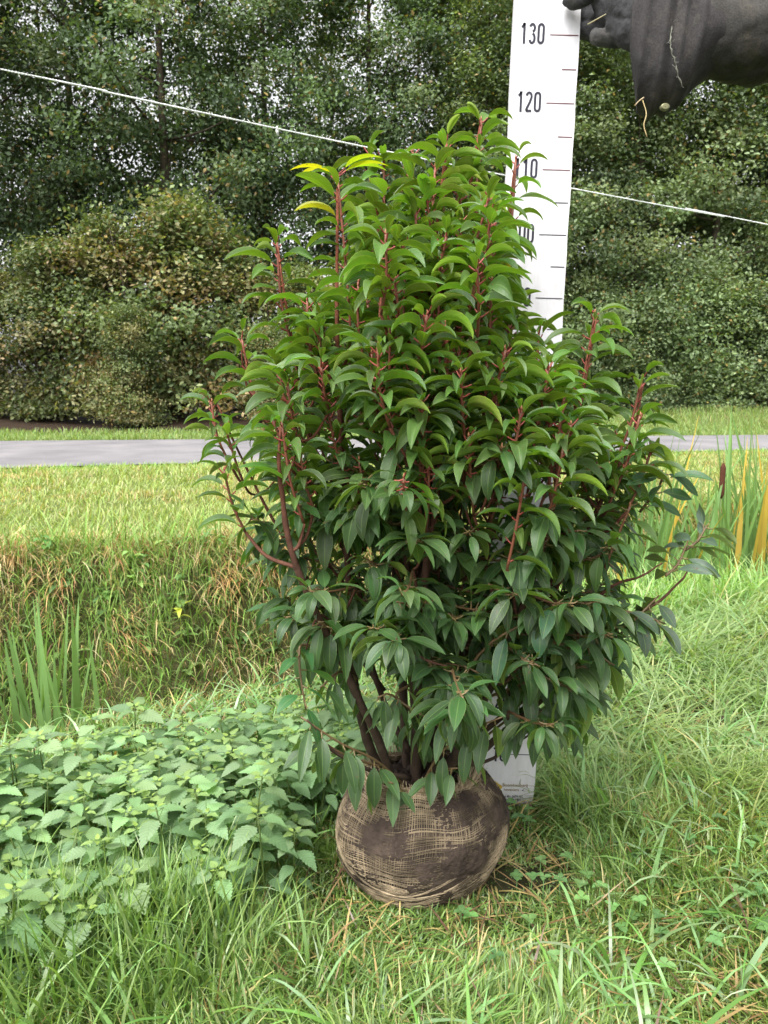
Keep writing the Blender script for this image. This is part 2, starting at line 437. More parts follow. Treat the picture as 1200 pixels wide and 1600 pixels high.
# short dense lawn nearest the camera
def lawn(n, y0, y1, power, Lm, Ls, Wm, segs, slack=.15):
    x, y = trapezoid(n, y0, y1, slack, power)
    z = hgt(x, y)
    dens = vnoise(x, y, .16, 21); Lcut = np.where((x < .1), .55, 1)
    keep = (np.hypot(x-BALL[0], y-BALL[1]) > BR*.72) & (y < near_lip(x)+.25)
    worn = sstep(.0, .5, x)*(1-sstep(.85, 1.15, y))               # thinner, muddier lower right
    keep &= RNG.random(n) > .35*worn*(.4+dens)
    x, y, z, worn, dens, Lcut = x[keep], y[keep], z[keep], worn[keep], dens[keep], Lcut[keep]; n = len(x); Lcut = np.where(y > 1.35, Lcut, 1)
    tuft = vnoise(x, y, .09, 22); big = vnoise(x, y, .35, 23)
    L = np.abs(RNG.normal(Lm, Ls, n))*(.55+.9*tuft)*(1-.45*worn)+.012
    # lusher strips: beside the nettles, and the long flopped grass to the right
    lush = sstep(1.2, 1.5, y)*sstep(.1, .4, x)
    L *= (1+.65*lush)*Lcut
    dB = np.hypot(x-BALL[0], y-BALL[1]+.05); L *= np.where(y < 1.12, .35+.65*sstep(.13, .26, dB), 1)
    L *= 1-.30*sstep(-.05, .3, x)*(y < 1.2)
    L *= np.where((x > .12) & (x < .30) & (y > 1.04) & (y < 1.31), .32, 1)
    az = np.where(RNG.random(n) < .55, 2*np.pi*vnoise(x, y, .22, 24)*1.5+RNG.normal(0, .5, n), RNG.random(n)*2*np.pi)
    lean = np.abs(RNG.normal(.55, .4, n))+.35*lush
    curl = np.abs(RNG.normal(1.0, .6, n))+.6*lush
    c = pick(n, GREEN, [5, 5, 3, 3, 1.3, .7, .5])
    yl = (sstep(.5, .8, vnoise(x, y, .3, 25))*.4+worn*.35)[:, None]
    c = c*(1-yl)+c*np.array([1.45, 1.10, .95])*yl
    sheen = (lush*(.5+.5*RNG.random(n)))[:, None]; c = c*(1-.55*sheen)+np.array([.33, .44, .22])*.55*sheen; c *= 1+.15*sheen  # wet sheen on the flopped grass, painted as a paler, brighter blade colour
    W = RNG.uniform(.7, 1.4, n)*Wm
    return blades(np.stack([x, y, z-.003], -1), L, W, az, lean, curl, c, segs)
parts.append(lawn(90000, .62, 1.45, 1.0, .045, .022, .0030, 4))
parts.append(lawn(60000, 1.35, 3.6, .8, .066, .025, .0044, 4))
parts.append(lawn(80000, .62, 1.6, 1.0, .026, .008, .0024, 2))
# coarser, paler long blades lying over the lawn
n = 3600; x, y = trapezoid(n, .65, 2.6, .15, .8); k_ = (np.hypot(x-BALL[0], y-BALL[1]+.1) > BR*1.7) & ~((x > .08) & (x < .34) & (y > .95) & (y < 1.32)) & (y < near_lip(x)); x, y = x[k_], y[k_]; n = len(x)
parts.append(blades(np.stack([x, y, hgt(x, y)], -1), RNG.uniform(.06, .17, n), RNG.uniform(.004, .008, n), RNG.random(n)*2*np.pi,
    RNG.uniform(.2, .9, n), RNG.uniform(.8, 2.0, n), pick(n, [(.20, .34, .13), (.26, .36, .20), (.13, .26, .06)], [3, 1.5, 3]), 6))
# tall clump in front of the nettles
n = 2600; cx = RNG.choice([-.40, -.30, -.46, -.35, -.26], n); cy = RNG.choice([.85, .89, .92, .95], n)
x = cx+RNG.normal(0, .05, n); y = cy+RNG.normal(0, .045, n)
parts.append(blades(np.stack([x, y, hgt(x, y)], -1), RNG.uniform(.07, .17, n), RNG.uniform(.003, .0055, n), RNG.random(n)*2*np.pi,
    np.abs(RNG.normal(.15, .15, n)), RNG.uniform(.2, 1.3, n), pick(n, GREEN[:5], [5, 4, 5, 2, .6]), 6))
# straw and dead blades low in the sward
n = 5000; x, y = trapezoid(n, .65, 2.4, .1, .9); k_ = np.hypot(x-BALL[0], y-BALL[1]) > BR*.8; x, y = x[k_], y[k_]; n = len(x)
parts.append(blades(np.stack([x, y, hgt(x, y)+.004], -1), RNG.uniform(.03, .09, n), RNG.uniform(.002, .0045, n), RNG.random(n)*2*np.pi,
    RNG.uniform(.8, 1.4, n), RNG.uniform(.1, .5, n), pick(n, [(.42, .33, .14), (.30, .19, .09), (.14, .08, .05)], [3, 2, 1]), 3))
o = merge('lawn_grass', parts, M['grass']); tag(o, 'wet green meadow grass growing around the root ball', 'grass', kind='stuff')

# field beyond the ditch and verges
parts = []
n = 120000; x, y = trapezoid(n, 3.0, 11.6, .5, .75)
k_ = (y > far_lip(x)-.12) & (y < road_near(x)+.03*RNG.random(n)); x, y = x[k_], y[k_]; n = len(x)
straw = np.clip(sstep(.45, .70, vnoise(x*.6, y, .55, 31)*.6+vnoise(x, y, .18, 32)*.45)+.7*(1-sstep(.0, .9, y-far_lip(x)-.5*(vnoise(x, y, .3, 35)-.5))), 0, 1)
c = pick(n, [(.25, .33, .10), (.31, .37, .13), (.20, .27, .08), (.40, .40, .20)], [4, 4, 2, 2])
c2 = pick(n, [(.46, .38, .18), (.38, .30, .14), (.28, .30, .10)], [3, 2, 2]); mk = (RNG.random(n) < .75*straw)[:, None]
c = np.where(mk, c2, c)
rel = np.clip((y-far_lip(x))/6, 0, 1)
parts.append(blades(np.stack([x, y, hgt(x, y)-.003], -1), RNG.uniform(.03, .085, n)*(.6+.8*vnoise(x, y, .3, 33)), RNG.uniform(.004, .008, n)*(1+.7*rel),
    RNG.random(n)*2*np.pi, np.abs(RNG.normal(.45, .35, n)), RNG.uniform(.2, 1.4, n), c, 3))
# long green fringe along the near road edge
n = 9000; x = RNG.uniform(-6.5, 8, n); y = road_near(x)-np.abs(RNG.normal(0, .22, n))+.05
parts.append(blades(np.stack([x, y, hgt(x, y)], -1), RNG.uniform(.03, .085, n), RNG.uniform(.006, .01, n), RNG.random(n)*2*np.pi, np.abs(RNG.normal(.4, .3, n)), RNG.uniform(.2, 1.4, n), pick(n, [(.2, .36, .07), (.27, .40, .12)], [3, 2]), 3))
o = merge('field_grass', parts, M['field']); tag(o, 'pale mown grass field between the ditch and the road', 'grass', kind='stuff')
parts = []
n = 30000; x = RNG.uniform(-10, 12, n); y = road_far(x)-.05+np.abs(RNG.random(n))**1.3*np.where(x > 2, 6.0, 2.2)
tall = .35*sstep(1.2, 4, y-road_far(x))*(x > 2)
parts.append(blades(np.stack([x, y, hgt(x, y)], -1), RNG.uniform(.05, .16, n)*(1+1.6*tall), RNG.uniform(.009, .017, n), RNG.random(n)*2*np.pi, np.abs(RNG.normal(.3, .3, n)), RNG.uniform(.2, 1.3, n),
    np.where((RNG.random(n) < .5*tall)[:, None], pick(n, [(.24, .2, .09), (.16, .17, .06)], [1, 1]), pick(n, [(.20, .29, .09), (.16, .24, .07), (.30, .33, .13)], [3, 3, 1])), 3))
o = merge('verge_grass', parts, M['field']); tag(o, 'green grass verge between the road and the trees', 'grass', kind='stuff')

# far bank: draped dead grass, upright green grass, low broad leaves
parts = []
n = 23000; x = RNG.uniform(-2.6, 3.4, n); s = RNG.random(n)**1.2*1.25-.3; y = far_lip(x)+.10-s*.75; z = hgt(x, y)
down = -np.pi/2+.39+RNG.normal(0, .45, n)                       # azimuth pointing down the bank
L = RNG.uniform(.08, .26, n)
patch = vnoise(x, s, .35, 41)
c = np.where((RNG.random(n) < .15+.55*sstep(.50, .66, patch))[:, None], pick(n, [(.42, .33, .17), (.30, .20, .10), (.50, .43, .25), (.20, .13, .07)], [3, 2, 2.5, 1]), pick(n, [(.17, .28, .06), (.24, .33, .09), (.12, .20, .05)], [3, 2, 2]))
parts.append(blades(np.stack([x, y, z], -1), L, RNG.uniform(.003, .007, n), down, RNG.uniform(.3, 1.3, n), RNG.uniform(.8, 1.9, n), c, 5))
n = 11000; x = RNG.uniform(-2.6, 3.4, n); y = far_lip(x)+.1-RNG.random(n)*.95; z = hgt(x, y)
parts.append(blades(np.stack([x, y, z], -1), RNG.uniform(.1, .3, n), RNG.uniform(.004, .008, n), RNG.random(n)*2*np.pi, np.abs(RNG.normal(.2, .2, n)), RNG.uniform(.2, 1.5, n),
    pick(n, [(.17, .30, .06), (.25, .37, .12), (.30, .30, .12)], [3, 2, 1]), 5))
n = 9000; x = RNG.uniform(-2.6, 3.4, n); y = far_lip(x)+RNG.normal(.12, .16, n); z = hgt(x, y); kk = vnoise(x, y, .22, 47) > .38; x, y, z = x[kk], y[kk], z[kk]; n = len(x)
parts.append(blades(np.stack([x, y, z+.01], -1), RNG.uniform(.07, .2, n), RNG.uniform(.003, .007, n), RNG.random(n)*2*np.pi, RNG.uniform(.6, 1.4, n), RNG.uniform(.3, 1.3, n), pick(n, [(.52, .44, .24), (.46, .33, .15), (.40, .42, .20)], [3, 2, 1.5]), 5))
for k in range(46):      # hanks of hay sliding down the bank
    m_ = 60; x0 = RNG.uniform(-2.2, 3.0); y0 = float(far_lip(x0))-RNG.uniform(-.05, .3); x = x0+RNG.normal(0, .04, m_); y = y0+RNG.normal(0, .05, m_)
    parts.append(blades(np.stack([x, y, hgt(x, y)+RNG.uniform(.0, .05, m_)], -1), RNG.uniform(.1, .26, m_), RNG.uniform(.003, .006, m_), -np.pi/2+.3+RNG.normal(0, .35)+RNG.normal(0, .25, m_), RNG.uniform(.9, 1.5, m_), RNG.uniform(.5, 1.4, m_), pick(m_, [(.46, .31, .13), (.32, .17, .08), (.50, .40, .20)], [3, 2, 1.5]), 5))
o = merge('bank_grass', parts, M['dry']); tag(o, 'dead and green grass hanging over the far ditch bank', 'grass', kind='stuff')
parts = []   # near bank growth on both sides of the ditch, behind the nettles
n = 8000; x = RNG.uniform(.25, 3.0, n); y = near_lip(x)+RNG.uniform(-.25, .45, n); z = hgt(x, y)
parts.append(blades(np.stack([x, y, z], -1), RNG.uniform(.1, .26, n), RNG.uniform(.004, .008, n), RNG.random(n)*2*np.pi, np.abs(RNG.normal(.3, .2, n)), RNG.uniform(.4, 1.8, n),
    pick(n, [(.19, .34, .08), (.26, .40, .14), (.34, .36, .15)], [3, 2, .7]), 5))
o = merge('ditch_edge_grass', parts, M['grass']); tag(o, 'long arching green grass along the near edge of the ditch', 'grass', kind='stuff')

# ------------------------------------------------------------------ broad leaves (weeds), as one ground cover
def leaf_grid(base, head, up, L, W, p0, droop, fold=.25, rows=7, shape=.8, teeth=0, roll=0.0, wave=0.0):
    """arched leaf blade. head: unit horizontal heading; p0 start pitch; droop total bend; returns V (rows*5), uv"""
    head = unit(head); side = unit(np.cross(head, up)); up2 = np.cross(side, head)
    t = np.linspace(0, 1, rows)
    pit = p0-droop*t**1.1
    ds = L/(rows-1)
    pm = (pit[1:]+pit[:-1])/2
    a = np.concatenate([[0], np.cumsum(np.cos(pm)*ds)]); b = np.concatenate([[0], np.cumsum(np.sin(pm)*ds)])
    c = base+a[:, None]*head+b[:, None]*up2
    nrm = -np.sin(pit)[:, None]*head+np.cos(pit)[:, None]*up2
    wt = np.sin(np.pi*np.clip(t, 0, 1)**shape)**.85*(1-.25*t)
    wt = np.maximum(wt, 0)*W*.5*1.08
    if teeth: wt = wt*(1+np.where(np.arange(rows) % 2 == 1, .12, -.10)*(t > .05)*(t < .97))
    tw = roll*(.3+t*1.1)[:, None]
    sd = side*np.cos(tw)+nrm*np.sin(tw); nr = nrm*np.cos(tw)-side*np.sin(tw)
    us = np.array([-1, -.5, 0, .5, 1.])
    lift = np.abs(us)*math.sin(fold)+.0
    flat = us*math.cos(fold)
    wv = wave*np.sin(t*11+L*900)
    V = c[:, None]+wt[:, None, None]*(flat[None, :, None]*sd[:, None]+(lift[None]+np.abs(us)[None]*wv[:, None])[..., None]*nr[:, None])
    uv = np.stack(np.broadcast_arrays((us*.5+.5)[None], t[:, None]), -1)
    return V.reshape(-1, 3), uv.reshape(-1, 2)
UP = np.array([0, 0, 1.])
mb = MB()
for i in range(520):
    x = RNG.uniform(-2.3, 3.0); y = far_lip(x)+.05-RNG.random()*.9; z = float(hgt(x, y))
    if i < 150: x = RNG.uniform(-1.1, -.6)*1.6; y = near_lip(x)+RNG.uniform(.0, .6); z = float(hgt(x, y))+.05
    a0 = RNG.random()*6.28; hgt_ = RNG.uniform(.03, .16)
    col = pick(1, [(.15, .28, .08), (.24, .36, .12), (.12, .22, .08), (.42, .45, .07)], [4, 3, 2, .5])[0]
    for k in range(RNG.integers(3, 7)):
        a = a0+k*2.2; b = np.array([x, y, z+hgt_*RNG.uniform(.4, 1)])
        Vl, uv = leaf_grid(b, [math.cos(a), math.sin(a), 0], UP, RNG.uniform(.035, .08), RNG.uniform(.02, .04), RNG.uniform(0, .6), RNG.uniform(.4, 1.2), rows=5)
        mb.add(Vl, grid_faces(5, 5), None, col*RNG.uniform(.85, 1.15), uv)
    mb.tube([[x, y, z-.01], [x+.005, y, z+hgt_]], .0012, 3, col*.8)
o = mb.build('bank_weeds', M['weed']); tag(o, 'low broad leaved weeds scattered over the ditch bank', 'weeds', kind='stuff')
# clover and small herbs in the lawn
mb = MB()
for i in range(420):
    x, y = trapezoid(1, .7, 1.6, .1); x = x[0]; y = y[0]
    if np.hypot(x-BALL[0], y-BALL[1]) < BR*1.1: continue
    if vnoise(x, y, .25, 55) < .48: continue
    z = float(hgt(x, y)); a0 = RNG.random()*6.28; col = pick(1, [(.12, .24, .08), (.16, .30, .10)], [1, 1])[0]; h = RNG.uniform(.02, .045)
    for k in range(3):
        a = a0+k*2.09
        Vl, uv = leaf_grid(np.array([x, y, z+h]), [math.cos(a), math.sin(a), 0], UP, RNG.uniform(.009, .016), RNG.uniform(.009, .014), .3, .5, rows=4)
        mb.add(Vl, grid_faces(4, 5), None, col, uv)
    mb.tube([[x, y, z-.01], [x, y, z+h]], .0008, 3, col)
o = mb.build('clover', M['weed']); tag(o, 'small clover and herb leaves among the lawn grass', 'clover', kind='stuff')

# ------------------------------------------------------------------ stinging nettles
def nettle_mesh(seed):
    R = np.random.default_rng(seed); mb = MB(); st = MB()
    H = R.uniform(.19, .25); bend = R.normal(0, .012, 2)
    def axis(t): return np.array([bend[0]*t*t, bend[1]*t*t, H*t])
    st.tube([axis(t) for t in np.linspace(0, 1, 6)], np.linspace(.0022, .0012, 6), 5, (.14, .20, .06))
    levels = [(1.0, .013, .6), (.99, .024, .35), (.965, .044, .15), (.90, .056, .0), (.76, .060, -.1), (.58, .055, -.2), (.38, .05, -.25)]
    a0 = R.random()*6.28
    for li_, (t, L, pit) in enumerate(levels):
        for s in (0, 1):
            a = a0+li_*math.pi/2+s*math.pi+R.normal(0, .15)
            hd = np.array([math.cos(a), math.sin(a), 0]); b = axis(t); pl = L*.28
            pb = b+hd*pl+UP*pl*.5
            st.tube([b, pb], .0007, 3, (.2, .3, .1))
            l = L*R.uniform(.88, 1.12)
            Vl, uv = leaf_grid(pb, hd, UP, l, l*RNG.uniform(.52, .64), pit+R.normal(0, .1), R.uniform(.45, .85), fold=.12, rows=19, shape=.62, teeth=1, roll=R.normal(0, .25), wave=.10)
            f = [.0, .45, .9, 1, 1, 1, 1][li_]
            col = np.array([.27, .38, .09])*(1-f)+np.array([.225, .345, .17])*f*R.uniform(.62, 1.2)*R.uniform(.93, 1.07, 3)
            if li_ > 3: col = np.array([.16, .27, .13])*R.uniform(.9, 1.1)
            mb.add(Vl, grid_faces(19, 5), None, col, uv)
    return mb, st
net = []
for k in range(6):
    r = empty('stinging_nettle', (0, 0, 0), 'pale green stinging nettle in the dense patch left of the root ball', 'nettle', 'stinging nettles in the patch')
    mb, st = nettle_mesh(100+k)
    mb.build('foliage', M['nettle'], r); st.build('stem', M['weed'], r); net.append(r)
def copy_tree(o, parent=None):
    c = o.copy(); C.objects.link(c)
    if parent: c.parent = parent
    for ch in o.children: copy_tree(ch, c)
    return c
spots = []
for tries in range(30000):
    x = RNG.uniform(-1.35, .16); y = RNG.uniform(.7, 1.75)
    if not inpoly([x], [y], NETG)[0]: continue
    if np.hypot(x-BALL[0], y-BALL[1]) < .19: continue
    if all((x-a)**2+(y-b)**2 > .036**2 for a, b in spots): spots.append((x, y))
    if len(spots) >= 280: break
print('nettles', len(spots))
for i, (x, y) in enumerate(spots):
    o = net[i] if i < 6 else copy_tree(net[i % 6])
    o.location = (x, y, float(hgt(x, y))-.01-.03*max(0, y-1.3)); o.rotation_euler = (RNG.normal(0, .07), RNG.normal(0, .07), RNG.random()*6.28)
    s = RNG.uniform(.62, .92)
    o.scale = (s, s, (.24+.52*s)*RNG.uniform(.8, 1.12)*(.86 if y < 1.0 else 1))

# ------------------------------------------------------------------ cattails and iris leaves
def reed_clump(pos, blades_, label, group, kind, seedhead=None, cat='cattail', name='cattail_plant'):
    r = empty(name, tuple(pos), label, cat, group)
    for (az, L, W, lean, curl, dead) in blades_:
        az, L, W, lean, curl = [np.array([v]) for v in (az, L, W, lean, curl)]
        c = np.array([[.15, .26, .085]])*RNG.uniform(.8, 1.3) if not dead else np.array([[.48, .33, .06]])*RNG.uniform(.7, 1.2)
        off = RNG.normal(0, .03, 2)
        V, F, cc = blades(np.array([[off[0], off[1], -.02]]), L, W, az, lean, curl, c, 9, twist=.5, tipfade=1.1)
        mesh_from('blade', V, F, M['reed'], r, cc)
    if seedhead:
        h, dx = seedhead
        mb = MB(); mb.tube(spline([[0, 0, -.02], [dx*.5, 0, h*.5], [dx, 0, h]], 8), .0035, 5, (.16, .24, .07)); mb.build('stalk', M['reed'], r)
        mb = MB(); t = np.linspace(0, 1, 9); rr = .0105*np.minimum(1, np.minimum(t*9, (1-t)*9)+.35)
        mb.tube(np.stack([dx+0*t, 0*t, h+t*.14], -1), rr, 12, (.085, .035, .022)); mb.build('seed_head', M['seed'], r)
        mb = MB(); mb.tube([[dx, 0, h+.14], [dx, 0, h+.19]], [.002, .001], 4, (.3, .25, .12)); mb.build('spike', M['reed'], r)
    return r
def rb(n, L0, L1, W=.013, spread=.22, dead=.12, curlmax=.5):
    return [(RNG.random()*6.28, RNG.uniform(L0, L1), W*RNG.uniform(.7, 1.25), abs(RNG.normal(0, spread)), abs(RNG.normal(0, curlmax)), RNG.random() < dead) for _ in range(n)]
CT = [(985, 3.05, 800), (1012, 3.15, 720), (1035, 3.2, 650), (1062, 3.25, 700), (1092, 3.6, 730), (1120, 3.3, 690), (1132, 3.0, 700), (1160, 3.2, 640), (1188, 3.3, 680), (1212, 3.2, 630), (1150, 3.9, 720), (1240, 3.4, 650)]
CL = ['short green cattail leaves showing just right of the shrub', 'cattail clump with narrow blades close beside the right edge of the shrub', 'tall cattail blades rising in front of the road right of the shrub', 'cattail clump between the shrub and the brown seed head, with a yellow blade', 'low cattail clump set back behind the others near the far bank', 'cattail leaves directly left of the brown seed head', 'upright cattail with the single brown velvety seed head', 'tall cattail leaves directly right of the brown seed head', 'cattail clump between the seed head and the right picture edge', 'tall cattail clump at the right picture edge', 'cattail leaves set back behind the brown seed head', 'cattail clump at the far right, cut by the picture edge']
for i, (px, D, py) in enumerate(CT):
    p = P(px, py, D); gz = float(hgt(p[0], D)); L = p[2]-gz
    bl = [(RNG.random()*6.28, L*RNG.uniform(.72, 1.06)*(.9 if i == 6 else 1), .024*RNG.uniform(.6, 1.2), abs(RNG.normal(0, .10)), abs(RNG.normal(.12, .3)), RNG.random() < .13 and i not in (5, 6)) for _ in range(17 if i != 6 else 6)]
    reed_clump((p[0], D, gz), bl, CL[i], 'cattails growing in the ditch', 0, (P(1132, 779, D)[2]-gz, .0) if i == 6 else None)
# left clump, nearer the camera
LC = [(50, 1090, 1.88), (105, 1085, 1.92), (78, 1095, 1.85)]
lab = ['broad bladed green water plant with one yellow blade, leftmost behind the nettles', 'tall green sword leaved water plant, rightmost of three behind the nettles', 'upright sword leaved water plant, middle one of three behind the nettles']
for i, (px, py, D) in enumerate(LC):
    p = P(px, py, D); tl = .27-float(hgt(p[0], D)); bl = rb(9, tl*.72, tl*1.06, W=.019, spread=.12, dead=0, curlmax=.12)
    if i == 0: bl += [(math.pi*1.0, tl*.95, .015, .38, .05, True)]
    reed_clump((p[0], D, float(hgt(p[0], D))-.03), bl, lab[i], 'sword leaved plants at the ditch', 0, cat='water plant', name='sword_leaved_plant')

# ------------------------------------------------------------------ trees beyond the road
def crown(R, z0, z1, rad, nclump, nleaf, leaf, cols, cp, sig=.42, shape='oval', open_=.0):
    """many leaf sized faces in clumps inside an uneven envelope"""
    cs = []
    while len(cs) < nclump:
        t = R.random(); a = R.random()*2*np.pi
        env = {'oval': (np.sin(np.pi*min(1, .12+.88*t)))**.6, 'col': .75+.25*np.sin(t*9), 'bush': (1-t**2.5)**.5*(.8+.2*t)}[shape]
        env *= .40+.95*vnoise(a*1.3+3, t*6, 1.0, int(R.integers(1, 4)))
        r = rad*env*R.random()**.45
        cs.append((r*math.cos(a), r*math.sin(a), z0+(z1-z0)*t))
    cs = np.array(cs)
    n = nclump*nleaf
    ci = np.repeat(np.arange(nclump), nleaf)
    sg = R.uniform(.6, 1.35, nclump)[ci][:, None]*sig
    p = cs[ci]+R.normal(0, 1, (n, 3))*sg*np.array([1, 1, .62])
    p[:, 2] = np.maximum(p[:, 2], .05+R.random(n)*.25)
    outw = unit(p-np.array([0, 0, (z0+z1)/2])*np.array([0, 0, 1.]))
    nr = unit(R.normal(0, 1, (n, 3))*.75+outw*.5+np.array([0, 0, .75]))
    d = unit(np.cross(nr, R.normal(0, 1, (n, 3)))); s = np.cross(nr, d)
    L = (leaf*R.uniform(.6, 1.3, n))[:, None]; W = L*R.uniform(.5, .75, n)[:, None]
    V = np.stack([p-d*L*.5, p+s*W*.5-d*L*.05+nr*W*.12, p+d*L*.5, p-s*W*.5-d*L*.05+nr*W*.12], 1).reshape(-1, 3)
    F = np.arange(n*4).reshape(n, 4)
    ck = R.choice(len(cols), nclump, p=np.array(cp)/sum(cp))
    c = np.array(cols)[ck][ci]*R.uniform(.8, 1.25, nclump)[ci][:, None]*R.uniform(.75, 1.3, (n, 1))
    odd = R.random(n) < .05; c[odd] = np.array([.20, .15, .045])*R.uniform(.6, 1.2, (odd.sum(), 1))
    return V, F, np.repeat(c, 4, axis=0), cs
def tree_proto(seed, H, z0, rad, tr, nclump, nleaf, leaf, cols, cp, name, shape='oval', sig=.34, stems=1, limbn=26):
    R = np.random.default_rng(seed)
    r = bpy.data.objects.new(name, None); C.objects.link(r)
    V, F, c, cs = crown(R, z0, H, rad, nclump, nleaf, leaf, cols, cp, sig, shape)
    mesh_from('crown', V, F, M['treeleaf'], r, c, smooth=False)
    mb = MB()
    for k in range(stems):
        a = R.random()*6.28; sp = 0 if stems == 1 else R.uniform(.1, .3)*H*.35
        pts = [[0, 0, -.3], [sp*.3*math.cos(a), sp*.3*math.sin(a), H*.25], [sp*math.cos(a)+R.normal(0, .12), sp*math.sin(a)+R.normal(0, .12), H*.6], [sp*1.2*math.cos(a), sp*1.2*math.sin(a), H*.96]]
        sp_ = spline(pts, 14); rr = np.linspace(tr, tr*.15, 14)
        mb.tube(sp_, rr, 8, (.075, .062, .045))
        for j in range(limbn//stems):
            tgt = cs[R.integers(len(cs))]; z = max(.1, tgt[2]-R.uniform(.3, 1.6))
            i0 = np.argmin(abs(sp_[:, 2]-z)); b = sp_[i0]
            mid = (b+tgt)/2+np.array([0, 0, -.1])
            mb.tube(spline([b, mid, tgt], 6), np.linspace(rr[i0]*.45+.008, .006, 6), 5, (.07, .058, .042))
    mb.build('trunk', M['treebark'], r)
    return r
OAK = [(.055, .090, .038), (.078, .125, .050), (.042, .070, .032), (.108, .15, .066)]
ALD = [(.10, .15, .062), (.135, .19, .08), (.07, .105, .045), (.17, .22, .10)]
HAZ = [(.10, .140, .048), (.14, .170, .065), (.075, .110, .038), (.165, .165, .07), (.18, .14, .065)]
pro = {
 'oak1': tree_proto(1, 13.5, 2.2, 2.5, .17, 175, 320, .11, OAK, [4, 3, 3, 1], 'oak_tree'),
 'oak2': tree_proto(2, 14.5, 2.8, 2.2, .15, 150, 320, .11, OAK, [3, 4, 3, 1], 'oak_tree'),
 'ald1': tree_proto(3, 13, .3, 2.1, .13, 180, 320, .105, ALD, [3, 3, 2, 2], 'alder_tree', shape='col'),
 'thin': tree_proto(4, 14, 4.0, 1.3, .09, 50, 230, .09, ALD, [3, 3, 2, 1], 'thin_tree', shape='oval', limbn=34),
 'haz1': tree_proto(5, 3.7, .15, 1.15, .05, 95, 230, .085, HAZ, [3, 3, 2, 2, 1.2], 'hazel_shrub', shape='bush', stems=5, sig=.24, limbn=40),
 'haz2': tree_proto(6, 3.2, .10, 1.05, .05, 85, 230, .08, HAZ, [3, 2, 3, 2, 1.6], 'hazel_shrub', shape='bush', stems=5, sig=.22, limbn=40),
}
pro['und'] = tree_proto(7, 3.4, .05, 1.25, .05, 95, 230, .09, ALD, [3, 3, 2, 1.5], 'undergrowth_shrub', shape='bush', stems=4, sig=.26, limbn=30)
for k in pro: pro[k]['_n'] = 0
def put(kind, x, y, s, label, cat, group):
    r = pro[kind]
    if r['_n']: r = copy_tree(r)
    pro[kind]['_n'] = 1; r['_n'] = 1
    r.location = (x, y, float(hgt(x, y))-.02); r.rotation_euler = (0, 0, RNG.random()*6.28); r.scale = (s*RNG.uniform(.95, 1.1), s*RNG.uniform(.95, 1.1), s)
    tag(r, label, cat, group); return r
G1 = 'dark trees behind the hedge'; G2 = 'pale green trees on the right'; G3 = 'thin trees in the back row'; G4 = 'autumn tinted hazel shrubs along the verge'
L1 = 'dark green oak tree rising behind the brownish hedge'
ORD = ['leftmost', 'second', 'third', 'fourth', 'fifth', 'sixth', 'seventh', 'eighth', 'ninth', 'tenth', 'eleventh', 'twelfth', 'thirteenth']
def row(items, fn):
    items = sorted(items, key=lambda q: q[0]/q[1])
    for i, q in enumerate(items):
        wd = ORD[i] if i == 0 else ('rightmost' if i == len(items)-1 else ORD[i]+' from the left')
        fn(q, wd)
row([(-9.6, 18.0, 1.0, 'oak1'), (-7.2, 18.8, .95, 'oak2'), (-5.0, 18.6, 1.0, 'oak1'), (-2.9, 19.8, .95, 'oak2'), (-.4, 21.5, 1.0, 'oak2'), (1.8, 22.0, .95, 'oak1'), (-11.8, 20.2, 1.05, 'oak2'), (4.2, 24.5, 1.1, 'oak1'), (8.5, 27, 1.1, 'oak2'), (12.6, 26.5, 1.1, 'oak1'), (-14.3, 20.5, 1.0, 'oak1'), (-17.2, 21.0, 1.05, 'oak2'), (-20.5, 22, 1.0, 'oak1')],
    lambda q, wd: put(q[3], q[0], q[1], q[2], 'dark green oak behind the hazel hedge, '+wd+' in its row', 'tree', G1))
row([(13.2, 23.4, 1.0), (15.6, 24, 1.05), (4.6, 20.2, .95), (6.7, 21.4, 1.0), (8.9, 21.6, 1.05), (10.9, 22.8, 1.05), (2.6, 20.4, .88)],
    lambda q, wd: put('ald1', q[0], q[1], q[2], 'pale green tree leafy to the ground, '+wd+' of the pale trees', 'tree', G2))
L3 = 'slender tree with a thin bare trunk in the back row, sky showing between the trunks'
for i in range(14):
    x = -12+i*1.85+RNG.normal(0, .3); y = 23.5+RNG.uniform(0, 3)
    put('thin', x, y, RNG.uniform(.9, 1.15), L3, 'tree', G3)
row([(-14.2, 16.2, 1.0), (-12.6, 15.8, .95), (-11.2, 16.0, 1.0), (-9.8, 15.8, .95), (-8.3, 15.9, .98), (-6.9, 16.2, .92), (-5.6, 16.0, 1.0), (-4.2, 16.4, 1.06), (-3.0, 16.6, .95), (-1.7, 17.0, .98), (-.4, 17.5, .95), (1.0, 18.0, .9), (2.3, 18.6, .8)],
    lambda q, wd: put('haz1' if int(q[0]*10) % 2 else 'haz2', q[0], q[1], q[2]*(.84+.42*abs(math.sin(q[0]*1.9))), 'yellowing brownish hazel shrub along the verge, '+wd+' in the hedge', 'shrub', G4))
row([(3.6, 19.6, .9), (5.2, 20.0, 1.0), (6.8, 20.1, .9), (8.4, 20.6, 1.05), (10.0, 20.9, 1.0), (11.7, 21.2, 1.0)],
    lambda q, wd: put('und', q[0], q[1], q[2], 'dark green bush at the foot of the pale trees, '+wd, 'shrub', 'bushes under the pale trees'))
put('haz1', -4.9, 14.9, .62, 'small hazel bush standing out in front of the hedge, the left one of two', 'shrub', G4)
put('haz2', -2.2, 15.4, .55, 'smallest hazel bush in front of the hedge, just left of the laurel shrub', 'shrub', G4)

